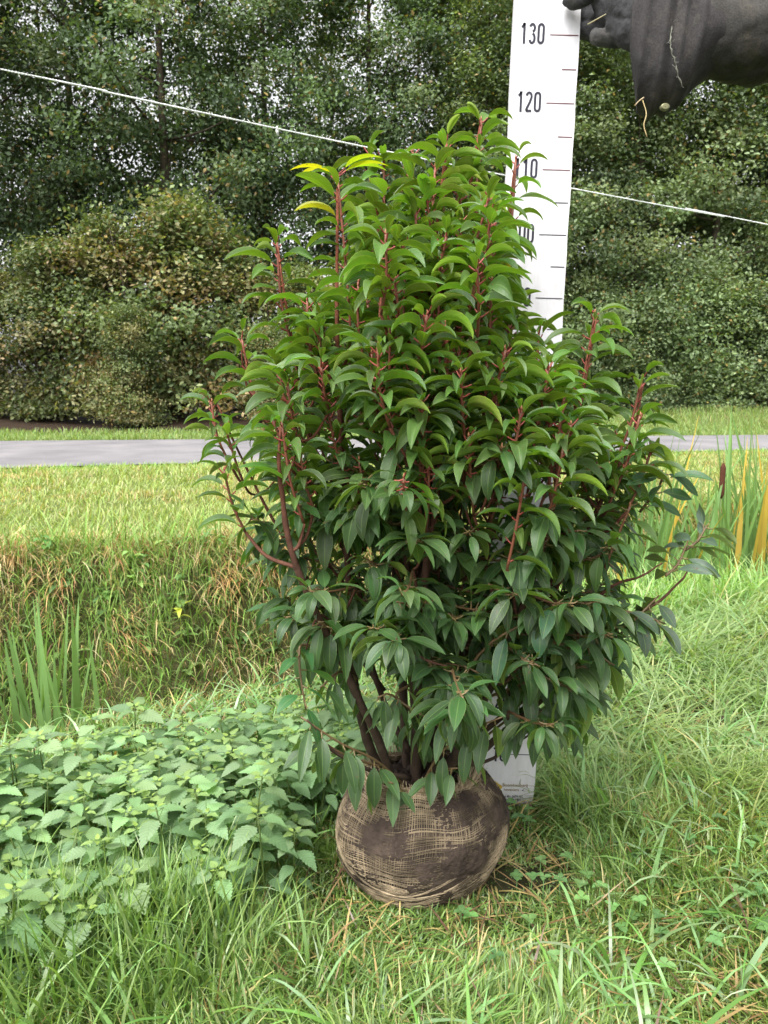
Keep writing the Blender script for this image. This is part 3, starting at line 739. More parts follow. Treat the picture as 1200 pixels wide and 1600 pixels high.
# ------------------------------------------------------------------ white line strung across the meadow
a = P(0, 108, 1.95); b = P(1200, 351, 3.1); d = unit(b-a)
pts = [a-d*2.2]; 
for t in np.linspace(0, 1, 12): pts.append(a*(1-t)+b*t+np.array([0, 0, -.012*math.sin(math.pi*t)]))
pts.append(b+d*5)
line = spline(pts, 260); mb = MB()
for ph in (0, 2.09, 4.19):
    # three twisted strands
    seg = np.concatenate([[0], np.cumsum(np.linalg.norm(np.diff(line, axis=0), axis=1))])
    u = np.linspace(0, seg[-1], 1500); lp = np.stack([np.interp(u, seg, line[:, k]) for k in range(3)], -1)
    th = u*2*np.pi/.022+ph; sdv = unit(np.cross(np.tile(d, (1500, 1)), UP)); upv = np.cross(sdv, d)
    mb.tube(lp+.0014*(np.cos(th)[:, None]*sdv+np.sin(th)[:, None]*upv), .0015, 4, (.72, .74, .72))
for k in range(46):
    t = RNG.uniform(0, 1); p = a*(1-t)+b*t; q = p+np.array([RNG.normal(0, .006), 0, -RNG.uniform(.004, .014)])
    mb.tube([p, (p+q)/2+RNG.normal(0, .002, 3), q], .0006, 3, (.75, .75, .72))
p = a*.69+b*.31+np.array([0, 0, -.006])
p = P(433, 205, 1.95+(3.1-1.95)*.27)
mb.tube([p+UP*.012, p, p-UP*.012+np.array([.003, 0, 0])], [.003, .005, .003], 6, (.6, .62, .6))
o = mb.build('rope', M['rope']); tag(o, 'thin white twisted line strung taut behind the shrub', 'rope')

# ------------------------------------------------------------------ measuring board
BD = 1.30
xb = (P(743, 1255, BD)[0]+P(833, 1255, BD)[0])/2
XT = (P(803, 0, BD)[0]+P(908, 0, BD)[0])/2
zt = P(855, 0, BD)[2]; zb = P(790, 1256, BD)[2]
BW = .104
board = empty('measuring_board', (xb, BD, zb), 'tall white measuring board with black centimetre numbers standing behind the shrub', 'measuring board')
board.rotation_euler = (0, math.atan2(XT-xb, zt-zb), 0)
print('board z0', zb, 'z at top', zt)
TH = .012; BHGT = 1.50
mb = MB(); nz = 60; zz = np.linspace(0, BHGT, nz)
wl = -BW/2+.0012*(vnoise(zz, zz*0, .05, 3)-.5); wr = BW/2+.0016*(vnoise(zz, zz*0, .04, 7)-.5)
wl[0] += .006; wr[0] -= .005; wr[1] -= .001
ring = []
for z, l, r in zip(zz, wl, wr):
    ring.append([(l, -TH/2, z), (r, -TH/2, z), (r, TH/2, z), (l, TH/2, z)])
V = np.array(ring).reshape(-1, 3); mb.add(V, grid_faces(nz, 4, True), None)
mb.add(V[:4], [(3, 2, 1, 0)]); mb.add(V[-4:], [(0, 1, 2, 3)])
mb.build('panel', M['board'], board, smooth=False)
fy = -TH/2-.0006
def text_obj(name, txt, size, loc, mat, parent, sx=1, thick=.0, align='LEFT'):
    cu = bpy.data.curves.new(name, 'FONT'); cu.body = txt; cu.size = size; cu.align_x = align; cu.extrude = .0002; cu.offset = thick
    tmp = bpy.data.objects.new('tmp', cu); C.objects.link(tmp)
    bpy.context.view_layer.update()
    me = bpy.data.meshes.new_from_object(tmp.evaluated_get(bpy.context.evaluated_depsgraph_get()))
    bpy.data.objects.remove(tmp); me.materials.clear(); me.materials.append(mat); me.name = name
    o = bpy.data.objects.new(name, me); C.objects.link(o); o.parent = parent; o.location = loc; o.rotation_euler = (math.pi/2, 0, 0); o.scale = (sx, 1, 1)
    return o
def digit_mesh(mb, ch, x0, z0, w, h, s):
    """condensed block numerals built from stroked outlines"""
    def stroke(pts, closed=False):
        p = np.array(pts, float)*np.array([w, h])+np.array([x0, z0]); k = len(p)
        if closed: t = np.roll(p, -1, 0)-np.roll(p, 1, 0)
        else: t = np.gradient(p, axis=0)
        t = t/(np.linalg.norm(t, axis=1, keepdims=True)+1e-9); nrm = np.stack([-t[:, 1], t[:, 0]], -1)
        A = p+nrm*s/2; B = p-nrm*s/2
        Vv = np.concatenate([np.stack([A[:, 0], np.full(k, fy), A[:, 1]], -1), np.stack([B[:, 0], np.full(k, fy), B[:, 1]], -1)])
        m = k if closed else k-1
        mb.add(Vv, [[i, (i+1) % k, k+(i+1) % k, k+i] for i in range(m)])
    def arc(cx, cz, rx, rz, a0, a1, n=10):
        return [(cx+rx*math.cos(math.radians(a)), cz+rz*math.sin(math.radians(a))) for a in np.linspace(a0, a1, n)]
    if ch == '0': stroke(arc(.5, .78, .36, .16, 0, 180)+arc(.5, .22, .36, .16, 180, 360), True)
    if ch == '1': stroke([(.58, 0), (.58, .99)]); stroke([(.20, .78), (.40, .84), (.58, .97)])
    if ch == '2': stroke(arc(.5, .76, .36, .18, 170, -20)+[(.6, .45), (.25, .2), (.15, .06)]); stroke([(.1, .06), (.9, .06)])
    if ch == '3': stroke(arc(.48, .76, .34, .18, 160, -80)); stroke(arc(.48, .27, .37, .22, 85, -160))
    if ch == '4': stroke([(.66, 0), (.66, .98)]); stroke([(.66, .98), (.12, .32)]); stroke([(.08, .28), (.95, .28)])
    if ch == '5': stroke([(.85, .94), (.22, .94)]); stroke([(.22, .94), (.2, .55)]); stroke(arc(.46, .32, .38, .26, 125, -150))
    if ch == '6': stroke(arc(.5, .26, .36, .2, 0, 360, 18)); stroke([(.14, .3), (.14, .7)]+arc(.5, .76, .36, .18, 180, 20))
    if ch == '7': stroke([(.1, .94), (.9, .94)]); stroke([(.86, .92), (.6, .45), (.42, 0)])
    if ch == '8': stroke(arc(.5, .75, .32, .19, 0, 360, 18)); stroke(arc(.5, .26, .36, .22, 0, 360, 18))
    if ch == '9': stroke(arc(.5, .74, .36, .2, 0, 360, 18)); stroke([(.86, .7), (.86, .3)]+arc(.5, .24, .36, .18, 0, -160))
# board height z local: 'cm' value at the tick, zero at the foot
K = (P(860, 57, BD)[2]-zb-.0)/1.30/math.cos(board.rotation_euler[1])
def cm(c): return c/100*K
for c in range(10, 150, 10):
    st = str(c); mb = MB(); cw = .0108; ch = .0305; gap = .0135
    xend = -.003; x0 = xend-gap*(len(st)-1)-cw
    for i, q in enumerate(st): digit_mesh(mb, q, x0+gap*i, cm(c)-ch*.46, cw, ch, .0036)
    mb.build('numeral', M['ink'], board, smooth=False)
for c in range(10, 150, 5):
    mb = MB(); x0 = .0055 if c % 10 == 0 else .027
    mb.add([(x0, fy, cm(c)-.0007), (.0495, fy, cm(c)-.0007), (.0495, fy, cm(c)+.0007), (x0, fy, cm(c)+.0007)], [(0, 1, 2, 3)])
    mb.build('tick_mark', M['ink'] if c < 110 else M['redink'], board, smooth=False)
# nursery sticker: ochre trees and faded lettering
def flat_disc(mb, cx, cz, rx, rz, n=22, wob=0, y=fy):
    a = np.arange(n)*2*np.pi/n; r = 1+wob*np.sin(a*5+1)
    V = np.stack([cx+rx*r*np.cos(a), np.full(n, y), cz+rz*r*np.sin(a)], -1); V = np.vstack([V, [[cx, y, cz]]])
    mb.add(V, None, [[i, (i+1) % n, n] for i in range(n)])
mb = MB(); flat_disc(mb, -.024, .0405, .0105, .0072, wob=.07); flat_disc(mb, -.036, .036, .006, .005, wob=.06, y=fy+.0002); flat_disc(mb, -.0125, .036, .006, .005, wob=.06, y=fy+.0002)
mb.build('tree_emblem', M['orange'], board, smooth=False)
mb = MB()
for x, w_, z1 in ((-.024, .0011, .035), (-.036, .0007, .032), (-.0125, .0007, .032)):
    mb.add([(x-w_*1.6, fy-.0002, .0235 if w_ > .001 else .028), (x+w_*1.6, fy-.0002, .0235 if w_ > .001 else .028), (x+w_*.6, fy-.0002, z1+.006), (x-w_*.6, fy-.0002, z1+.006)], [(0, 1, 2, 3)])
mb.build('tree_emblem_trunk', M['greyink'], board, smooth=False)
text_obj('lettering', 'Boomkwekerij', .0085, (-.0065, fy, .0375), M['ochreink'], board, .92, .00005)
text_obj('lettering', 'hoveniers', .0075, (-.0035, fy, .0290), M['ochreink'], board, .92, .00005)
text_obj('lettering', 'Oosterhoutseweg 40 - 5674 NC', .0058, (-.0375, fy, .0165), M['greyink'], board, .90, .00012)
text_obj('lettering', 'T. 076 5421237   Fax 076 5421', .0058, (-.0375, fy, .0100), M['greyink'], board, .90, .00012)
mb = MB()    # scratches and scuffs at the worn foot
for (x0, z0, x1, z1, w_) in [(.019, .013, .034, .0155, .0006), (.008, .002, .023, .0125, .0005), (-.03, .020, -.027, .022, .0009), (.03, .03, .033, .0335, .0014)]:
    dx, dz = x1-x0, z1-z0; l = math.hypot(dx, dz); nx, nz_ = -dz/l*w_, dx/l*w_
    mb.add([(x0-nx, fy-.0003, z0-nz_), (x1, fy-.0003, z1), (x0+nx, fy-.0003, z0+nz_)], None, [(0, 1, 2)])
mb.build('scratch', M['greyink'], board, smooth=False)

# ------------------------------------------------------------------ root ball and shrub
bx, by = P(657, 1330, 1.10)[0], 1.10
shrub = empty('laurel_shrub', (bx, by, 0), 'dense evergreen laurel shrub with red shoots and a burlap wrapped root ball', 'shrub')
def par(o): o.location = (o.location[0]-bx, o.location[1]-by, o.location[2]); return o
# profile (radius, z) from underside to the open top
prof = np.array([(.02, -.012), (.060, -.010), (.088, .004), (.108, .030), (.122, .062), (.1285, .098), (.127, .132), (.118, .160), (.103, .183), (.088, .198), (.078, .207)])
prof[:, 1] = np.where(prof[:, 1] > .03, .03+(prof[:, 1]-.03)*.83, prof[:, 1])
sp_ = spline(np.c_[prof, np.zeros(len(prof))], 90)[:, :2]
def ball_pt(v, a, off=0.0):
    """v 0..1 along the profile, a azimuth"""
    r = np.interp(v, np.linspace(0, 1, 90), sp_[:, 0]); z = np.interp(v, np.linspace(0, 1, 90), sp_[:, 1])
    lump = 1+.035*np.sin(2*a+.6)*np.sin(v*3)+.03*(vnoise(a*2.2+9, v*5, 1, 61)-.5)+.02*np.sin(3*a+2)
    r = r*(1+.018*np.sin(a*17+2*np.sin(a*3))*np.clip((v-.62)*3, 0, 1)+.010*(vnoise(a*4, v*9, 1, 63)-.5)); z = z+.010*np.sin(a*1+2.6)*v+.006*np.sin(3*a)*v**3
    r = r*lump+off
    return np.stack([bx+r*np.cos(a), by+r*np.sin(a), z+off*.15*np.ones_like(a)], -1)
def soil_off(v, a):
    q = vnoise(a*2.4+20, v*6, 1, 71)*.42+vnoise(a*7+5, v*17, 1, 72)*.30+vnoise(a*22, v*50, 1, 73)*.17+vnoise(a*50, v*110, 1, 74)*.11
    # soil pushes through the netting in broad patches
    return (q-.535)*.009
nv, na = 150, 300
vv, aa = np.meshgrid(np.linspace(0, 1, nv), np.arange(na)*2*np.pi/na, indexing='ij')
V = ball_pt(vv, aa, 0); r_off = soil_off(vv, aa)
nrm = unit(V-np.array([bx, by, .075])); V = V+nrm*r_off[..., None]+nrm*(RNG.random((nv, na))*.0012)[..., None]; V = V-np.array([bx, by, 0])
ca = vnoise(aa*5, vv*12, 1, 75)[..., None]*np.array([.036, .026, .020])+np.array([.030, .022, .018])
rb_ = mesh_from('root_ball', V.reshape(-1, 3), grid_faces(nv, na, True), M['soil'], shrub, ca.reshape(-1, 3))
# loose soil inside the open top
n1, n2 = 24, 90; rr, a2 = np.meshgrid(np.linspace(0, 1, n1), np.arange(n2)*2*np.pi/n2, indexing='ij')
Vt = np.stack([bx+rr*.079*np.cos(a2), by+rr*.079*np.sin(a2), .156+.018*vnoise(rr*np.cos(a2)*6, rr*np.sin(a2)*6, 1, 77)+.008*vnoise(rr*np.cos(a2)*20, rr*np.sin(a2)*20, 1, 78)-.012*rr+.014*(1-rr)], -1)
so = mesh_from('loose_soil', (Vt-np.array([bx, by, 0])).reshape(-1, 3), grid_faces(n1, n2, True), M['soil'], rb_, np.tile([.035, .025, .02], (n1*n2, 1)))
# jute threads
mb = MB(); JC = np.array([.32, .25, .165])
def thread(vs, as_, rad, off, k=3):
    p = ball_pt(vs, as_, off+RNG.normal(0, .0003, len(vs)))
    n_ = unit(p-np.array([bx, by, .075]))
    f = 1+.25*(RNG.random(len(vs))-.5)
    dirt = vnoise(as_*2.4+20, vs*6, 1, 71)*.7+vnoise(as_*9, vs*20, 1, 79)*.3
    col = JC[None]*(1.10-.85*np.clip((dirt-.34)*2.8, 0, 1))[:, None]*f[:, None]*RNG.uniform(.75, 1.15)
    mb.tube(p-np.array([bx, by, 0]), np.full(len(vs), rad*RNG.uniform(.65, 1.35)), k, col, cap=False)
nm = 270
for i in range(nm):
    a0 = 2*np.pi*i/nm+RNG.normal(0, .006); vs = np.linspace(.06, 1.0, 64)
    skew = .55*np.sin(a0+.9)*(vs-.5)**2+.30*vs*np.maximum(0, np.cos(a0+.9))       # the cloth is pulled askew on one side
    as_ = a0+skew+.035*(vnoise(vs*8+i*.13, vs*0+i*.05, 1, 81)-.5)
    thread(vs, as_, .00056, .0006)
for j in range(108):
    v0 = .08+.92*j/108; aw = np.linspace(0, 2*np.pi, 230)
    vs = v0+.05*np.sin(aw*2+1)*v0*(1-v0)+.012*np.sin(aw*7+v0*9)+.035*np.sin(aw*1.0+3)*(1-v0)+.016*(vnoise(aw*3, aw*0+j*.21, 1, 82)-.5)+RNG.normal(0, .0015)
    if RNG.random() < .12: continue
    thread(np.clip(vs, .02, .999), aw, .00056, .0009)
# swag bands of looser, brighter threads low on the front
for j in range(26):
    a0, a1 = -2.7+RNG.uniform(-.3, .3), -.9+RNG.uniform(-.4, .4); aw = np.linspace(a0, a1, 60); v0 = RNG.uniform(.24, .46)
    vs = v0-.09*np.sin(np.linspace(0, np.pi, 60))+.02*(vnoise(aw*4, aw*0+j, 1, 83)-.5)
    thread(vs, aw, .0009, .0022)
mb.build('burlap_netting', M['jute'], rb_)
# rolled rim of gathered cloth, higher in frayed ears on the left and the right
mb = MB()
for k in range(42):
    aw = np.linspace(0, 2*np.pi, 160)
    vs = np.full(160, .985); base = ball_pt(vs, aw, 0)
    th = RNG.random()*6.28; q = RNG.uniform(.2, 1)
    ear = .020*np.exp(-((aw-3.55)/.35)**2)+.026*np.exp(-((aw-.35)/.32)**2)+.012*np.exp(-((aw-5.9)/.3)**2)
    rad_ = base[:, :2]-np.array([bx, by]); rad_ = rad_/np.linalg.norm(rad_, axis=1, keepdims=True)
    wv = .004*(vnoise(aw*6, aw*0+k*.3, 1, 84)-.5)
    ro = .0058*q*math.cos(th)+wv; zo = .0058*q*math.sin(th)+ear*RNG.uniform(.1, 1.1)+wv
    p = np.c_[base[:, :2]+rad_*ro[:, None]+rad_*(ear*.35)[:, None], base[:, 2]+zo]-np.array([bx, by, 0])
    mb.tube(p, .0011, 3, JC*RNG.uniform(.7, 1.15), cap=False)
for k in range(520):
    if k < 300: a0 = RNG.choice([3.55, .3, 5.9], p=[.4, .4, .2])+RNG.normal(0, .22)
    else: a0 = RNG.random()*6.28
    b_ = ball_pt(np.array([.96]), np.array([a0]))[0]-np.array([bx, by, 0]); hd = np.array([math.cos(a0), math.sin(a0), 0])
    L = RNG.uniform(.012, .034)*(1 if k < 300 else .6)
    e = b_+hd*RNG.uniform(-.006, .010)+UP*L+RNG.normal(0, .004, 3)
    mb.tube([b_-UP*.012, (b_+e)/2+RNG.normal(0, .002, 3), e], .0008, 3, JC*RNG.uniform(.75, 1.25), cap=False)
mb.build('burlap_rim', M['jute'], rb_)

# ---- stems
stems = []   # each: list of points (n,3), radii
def stem(pts, r0, r1, n=26):
    p = spline([P(*q) for q in pts], n); p = p+np.c_[.003*(vnoise(np.arange(n)*.5, np.zeros(n)+len(stems), 1, 90)-.5), .003*(vnoise(np.arange(n)*.5, np.zeros(n)+len(stems), 1, 91)-.5), np.zeros(n)]
    stems.append((p, .84*np.linspace(r0, r1*.62, n)))
stem([(625,1262,1.09),(600,1215,1.08),(572,1150,1.07),(556,1075,1.06),(545,900,1.05),(533,700,1.03),(526,500,1.02),(528,295,1.02)], .0105, .0032)
stem([(638,1175,1.09),(605,1110,1.10),(578,1030,1.11),(562,930,1.12),(500,760,1.08),(468,600,1.06),(434,385,1.05)], .0065, .0028)
stem([(650,1268,1.10),(652,1150,1.10),(650,1040,1.10),(658,850,1.10),(668,680,1.09),(672,450,1.09),(697,225,1.09)], .0145, .0032)
stem([(668,1262,1.08),(690,1150,1.06),(722,1050,1.05),(738,972,1.05)], .0095, .0082, 14)
stem([(672,1262,1.10),(745,1110,1.09),(840,940,1.07),(885,810,1.05),(905,650,1.03),(930,495,1.02)], .011, .0032)
stem([(680,1262,1.10),(740,1185,1.06),(830,1110,1.03),(905,1015,1.02),(958,952,1.02)], .0085, .0065, 16)
stem([(662,1262,1.12),(695,960,1.14),(715,700,1.14),(718,420,1.13),(751,195,1.12)], .011, .0036)
stem([(640,1262,1.13),(622,960,1.18),(603,640,1.19),(590,420,1.17),(578,242,1.16)], .009, .003)
stem([(668,1262,1.14),(722,1020,1.19),(770,800,1.22),(790,560,1.21),(790,400,1.20),(806,255,1.20)], .009, .003)
stem([(648,1262,1.07),(655,1040,1.02),(668,800,.97),(655,600,.93)], .0095, .0034)
stem([(634,1262,1.07),(560,1090,1.0),(470,900,.95),(438,760,.93),(440,668,.92)], .0085, .003)
stem([(675,1262,1.07),(770,1060,1.0),(850,850,.95),(880,640,.92)], .0085, .0032)
stem([(600,1080,1.13),(500,940,1.15),(410,780,1.16),(340,632,1.15)], .005, .0024)
stem([(860,930,1.07),(930,800,1.06),(985,690,1.04),(1005,600,1.03)], .005, .0026)
stem([(700,1190,1.07),(840,1075,1.05),(940,1000,1.06),(1040,930,1.08),(1085,880,1.09)], .0055, .002)
stem([(665,900,1.0),(690,700,.95),(698,510,.93)], .005, .003)
stem([(480,760,1.12),(425,660,1.13),(385,600,1.13),(378,535,1.12)], .0036, .002)
stem([(640,900,1.05),(610,700,1.0),(590,560,.98),(600,420,1.0)], .005, .0026)
stem([(640,1215,1.04),(580,1205,.99),(520,1172,.95),(480,1125,.93)], .005, .002, 16)
stem([(545,1010,1.04),(500,960,.97),(478,1020,.95)], .003, .0016, 14)
stem([(880,980,1.06),(950,920,1.04),(1000,900,1.04),(1035,880,1.04)], .0035, .0018, 14)
allp = np.vstack([s[0] for s in stems]); allr = np.concatenate([s[1] for s in stems]); 
def stem_col(p, r):
    t = np.clip((p[:, 2]-.25)/.75, 0, 1)[:, None]; thin = np.clip((.006-r)/.004, 0, 1)[:, None]
    k = np.clip(.15*t+.85*thin*t, 0, 1)
    return np.array([.050, .034, .024])*(1-k)+np.array([.22, .07, .04])*k
mbS = MB(); mbR = MB(); mbL = MB()
for p, r in stems:
    r = r*(1+.12*np.sin(np.arange(len(r))*2.1)); mbS.tube(p, r, 9, stem_col(p, r))

def place_leaf(base, hd, L, W, pitch, droop, cu, young, roll=0, petiole=.014, fold=None):
    hd = unit(np.array([hd[0], hd[1], 0]))
    pe = base+hd*petiole*math.cos(pitch)+UP*petiole*math.sin(pitch+.15)
    red = np.array([.27, .06, .045]) if young > .4 else np.array([.16, .12, .05])
    mbR.tube([base, (base+pe)/2-UP*.0008, pe], [.0013, .001, .0009], 4, red, cap=False)
    V, uv = leaf_grid(pe, hd, UP, L, W, pitch, droop, fold=fold if fold is not None else RNG.uniform(.12, .45), rows=10, shape=.86, roll=roll, wave=RNG.uniform(0, .10))
    mbL.add(V, grid_faces(10, 5), None, cu, uv)
def shoot(base, tip, young, nleaf, Lm, r0=.0019, twig_only=False, tipbud=True):
    """a leafy shoot from base to tip"""
    base = np.array(base, float); tip = np.array(tip, float); d = tip-base; ln = np.linalg.norm(d)
    mid = (base+tip)/2+np.array([d[0], d[1], 0])*.10-UP*.004+RNG.normal(0, .002, 3)
    sp = spline([base, mid, tip], 10)
    cr = np.array([.21, .07, .042])*young+np.array([.12, .075, .035])*(1-young)
    mbR.tube(sp, np.linspace(r0, .0013 if young < .4 else .0017, 10), 6, cr*RNG.uniform(.8, 1.15))
    az = RNG.random()*6.28
    for k in range(nleaf):
        t = .10+.90*(k/(nleaf-1))**.62 if nleaf > 1 else 1
        i = t*9; i0 = min(int(i), 8); b = sp[i0]*(1-(i-i0))+sp[i0+1]*(i-i0)
        az += 2.4+RNG.normal(0, .25)
        hd = np.array([math.cos(az), math.sin(az), 0])
        # leaves favour the outside of the bush
        od = np.array([b[0]-bx, b[1]-by, 0]); hd = unit(hd+unit(od)*.35)
        top = k >= nleaf-4
        L = Lm*RNG.uniform(.66, 1.12)*((.52+.11*(nleaf-k)) if top and young > .3 else 1)*(.9+.15*math.sin(t*3))
        W = L*(RNG.uniform(.32, .42) if young > .5 else RNG.uniform(.31, .40))
        if young > .5:
            pitch = RNG.normal(.42, .17)+(.30 if top else 0); droop = RNG.normal(1.22, .25); fo = RNG.uniform(.45, .95)
        else:
            pitch = RNG.normal(.20-.35*(1-young), .42); droop = RNG.normal(.95, .35); fo = RNG.uniform(.15, .45)
        dark = RNG.uniform(.62, 1.32)
        cy = np.array([.075, .150, .022]); co = np.array([.046, .098, .032])
        y2 = young*(.55+.45*t)
        cu = (cy*y2+co*(1-y2))*dark*RNG.uniform(.88, 1.12, 3)
        if RNG.random() < .0015: cu = np.array([.30, .30, .03])
        place_leaf(b, hd, L, W, pitch, droop, cu, young, RNG.normal(0, .42), RNG.uniform(.006, .013), fo)
    if tipbud and young > .3:
        mbR.tube([tip, tip+UP*.003+RNG.normal(0, .0007, 3), tip+UP*.006], [.0016, .0013, .0004], 5, (.30, .13, .06))
# explicit leaders at the ends of the main stems
for (px, py, D, ln, n_, yg) in [(752,188,1.12,.17,17,1),(697,222,1.09,.14,13,1),(680,262,1.06,.14,13,1),(577,236,1.16,.13,12,1),(600,250,1.12,.12,11,1),(645,238,1.12,.10,10,1),(528,285,1.02,.19,15,1),
    (433,378,1.05,.15,13,1),(378,530,1.12,.09,7,1),(806,248,1.19,.14,9,1),(805,478,1.16,.07,7,.9),(842,522,1.12,.07,7,.9),(930,490,1.02,.15,15,1),(1003,592,1.02,.12,9,1),
    (697,505,.93,.12,13,.95),(653,590,.92,.15,18,.95),(880,628,.92,.14,15,.9),(440,660,.92,.13,11,.85),(690,425,.98,.10,10,1),(628,372,.98,.10,9,1),(612,345,1.05,.1,9,1),(560,440,.98,.10,9,1),
    (480,470,1.02,.10,9,1),(330,628,1.13,.10,8,.85),(352,668,1.10,.07,7,.8),(760,568,.93,.10,10,.95),(1000,650,.98,.11,9,.8),(1018,700,1.0,.09,7,.65),(740,470,1.02,.1,10,1),(790,590,.97,.09,9,.9),
    (350,735,1.02,.09,7,.6),(880,700,.88,.1,8,.7),(820,745,.88,.12,9,.85),(985,790,1.0,.09,6,.4),(720,300,1.08,.1,9,1),(650,330,1.02,.1,9,1),(770,330,1.12,.1,7,1),(590,330,1.06,.1,8,1),(860,575,.98,.08,8,.9),(915,600,1.05,.08,7,.9)]:
    tip = P(px, py, D); c0 = np.array([bx, by, 0.1]); base = tip-ln*unit(unit(tip-c0)*np.array([1.0, 1.0, 1])+UP*.6)
    shoot(base, tip, yg, int(n_*1.5), .060)
    j = np.argmin(np.linalg.norm(allp-base, axis=1)+5*np.maximum(0, allp[:, 2]-base[2]+.03)); q = allp[j]
    if np.linalg.norm(q-base) > .01:
        sp = spline([q, (q+base)/2-UP*.01+(base-q)*np.array([.08, .08, 0]), base], 9); rr = np.linspace(min(allr[j]*.7, .0034), .0022, 9)
        mbS.tube(sp, rr, 6, stem_col(sp, rr)); allp = np.vstack([allp, sp]); allr = np.concatenate([allr, rr])
# yellowish young leaves on the isolated left leader
t0 = P(530, 278, 1.02)
for k, (a, cc) in enumerate([(3.1, (.42, .40, .02)), (2.6, (.36, .36, .03)), (-.1, (.34, .38, .03)), (.3, (.22, .36, .03)), (-.5, (.30, .40, .03))]):
    place_leaf(t0+UP*.004*k/3, np.array([math.cos(a), math.sin(a), 0]), .056, .016, .45, .8, np.array(cc), 1, 0, .010)
# fill shoots spread through the crown volume
POLY = [(752,225),(775,270),(780,350),(785,440),(835,545),(930,560),(975,595),(1010,640),(1000,690),(1025,745),(990,800),(985,880),(1020,930),(975,1000),(935,1070),(900,1105),(850,1125),(805,1150),(760,1120),(700,1085),(650,1010),(600,985),(545,1020),(490,1010),(430,960),(395,880),(375,800),(372,720),(360,650),(400,590),(425,520),(450,450),(500,410),(550,380),(575,285),(690,250)]
POLY = [(690+(a-690)*(.90 if b < 700 else .97), b+(14 if b < 500 else 0)) for a, b in POLY]
tips = []; ext = []
tries = 0
while len(tips) < 320 and tries < 120000:
    tries += 1
    px = RNG.uniform(330, 1040); py = RNG.uniform(225, 1130); D = 1.09+RNG.uniform(-1, 1)*.23
    if not inpoly([px], [py], POLY)[0]: continue
    # ellipse section: deeper in the middle
    xm = 690+(py-600)*.02; hw = 330 if py > 520 else 330*(py-90)/430
    if ((px-xm)/hw)**2+((D-1.09)/.24)**2 > 1.0: continue
    if py < 330 and abs(D-1.09) > .10: continue
    if D > 1.22 and 720 < px < 930: continue
    if py > 1030 and 725 < px < 860: continue
    if py > 1000 and px < 640: continue
    if vnoise(px, py, 70, 95) < .29: continue
    mo = 42
    if not (inpoly([px-mo], [py], POLY)[0] or inpoly([px+mo], [py], POLY)[0]): continue
    tip = P(px, py, D)
    if any(np.linalg.norm((tip-q)*np.array([1, 1, .75])) < .036 for q in tips): continue
    tips.append(tip); ext.append((px, py))
print('fill shoots', len(tips))
for tip, (px, py) in sorted(zip(tips, ext), key=lambda s: s[0][2]):
    yg = float(np.clip((900-py)/430, 0, 1)); yg = np.clip(yg+RNG.normal(0, .08), 0, 1)
    out = unit(np.array([tip[0]-bx, tip[1]-by, 0])); ln = RNG.uniform(.06, .11)
    up = 1.0 if yg > .4 else .25
    base = tip-ln*unit(out*(.35 if yg > .4 else .9)+UP*up+RNG.normal(0, .12, 3))
    if py > 880: tip = tip-UP*.02
    shoot(base, tip, yg, RNG.integers(14, 20), .057 if yg > .5 else RNG.uniform(.046, .060))
    j = np.argmin(np.linalg.norm(allp-base, axis=1)+3*np.maximum(0, allp[:, 2]-base[2]+.04)); q = allp[j]
    sp = spline([q, (q+base)/2-UP*.012, base], 8); rr = np.linspace(min(allr[j]*.7, .003), .002, 8)
    mbS.tube(sp, rr, 5, stem_col(sp, rr)); allp = np.vstack([allp, sp]); allr = np.concatenate([allr, rr])
# low twigs with hanging leaves
def hang(pts, n_, Lm, colr=(.050, .100, .036), down=.9, rl=.4):
    sp = spline([P(*q) for q in pts], 12); az = 0
    mbR.tube(sp, np.linspace(.0022, .0012, 12), 5, (.13, .085, .04))
    d0 = unit(sp[-1]-sp[0])
    for k in range(n_):
        i = 1+10*(k+.5)/n_; b = sp[int(i)]
        sd_ = np.cross(d0, UP)*(1 if k % 2 else -1)+d0*.5+RNG.normal(0, .25, 3)
        place_leaf(b, sd_, Lm*RNG.uniform(.7, 1.1), Lm*RNG.uniform(.30, .38), -down+RNG.normal(0, .3), RNG.uniform(.2, .8), np.array(colr)*RNG.uniform(.8, 1.2), .2, RNG.normal(0, .4) if rl < .5 else RNG.choice([-1, 1])*RNG.uniform(.5, 1.3), .01)
hang([(640,1235,1.05),(590,1190,.99),(530,1160,.95),(470,1120,.93)], 13, .062)
hang([(600,1200,1.02),(540,1180,.97),(490,1150,.95)], 8, .060)
hang([(470,985,.98),(468,1040,.96),(478,1110,.95)], 9, .055, (.04, .12, .04), .2)
hang([(545,1030,1.06),(500,1010,1.02),(455,1010,1.0)], 7, .06)
hang([(660,1225,1.02),(690,1175,.98),(740,1140,.96),(785,1120,.95)], 9, .064)
hang([(660,1230,1.02),(690,1205,.98),(715,1200,.96)], 4, .058)
hang([(655,1150,1.05),(640,1110,1.0),(610,1085,.97),(590,1090,.96)], 8, .056)
hang([(655,1080,1.05),(680,1040,.98),(720,1040,.95),(745,1050,.94)], 9, .058)
hang([(650,1160,1.04),(690,1120,.97),(730,1100,.95)], 8, .058)
hang([(650,1020,1.05),(620,990,.98),(585,1000,.95)], 8, .056)
hang([(660,1000,1.0),(640,950,.95),(620,940,.93)], 7, .054, (.045, .10, .03), .5)
hang([(800,1100,1.08),(850,1090,1.02),(890,1110,1.0)], 9, .058)
hang([(560,1060,1.05),(530,1050,1.0),(500,1075,.98)], 7, .052)
hang([(680,1120,1.02),(710,1080,.97),(760,1080,.95)], 8, .060)
hang([(640,1245,1.0),(622,1230,.98),(610,1222,.97)], 1, .042)
hang([(700,1200,1.1),(800,1120,1.05),(850,1110,1.02)], 8, .065)
hang([(760,1090,1.05),(850,1060,1.0),(930,1080,.98)], 11, .068)
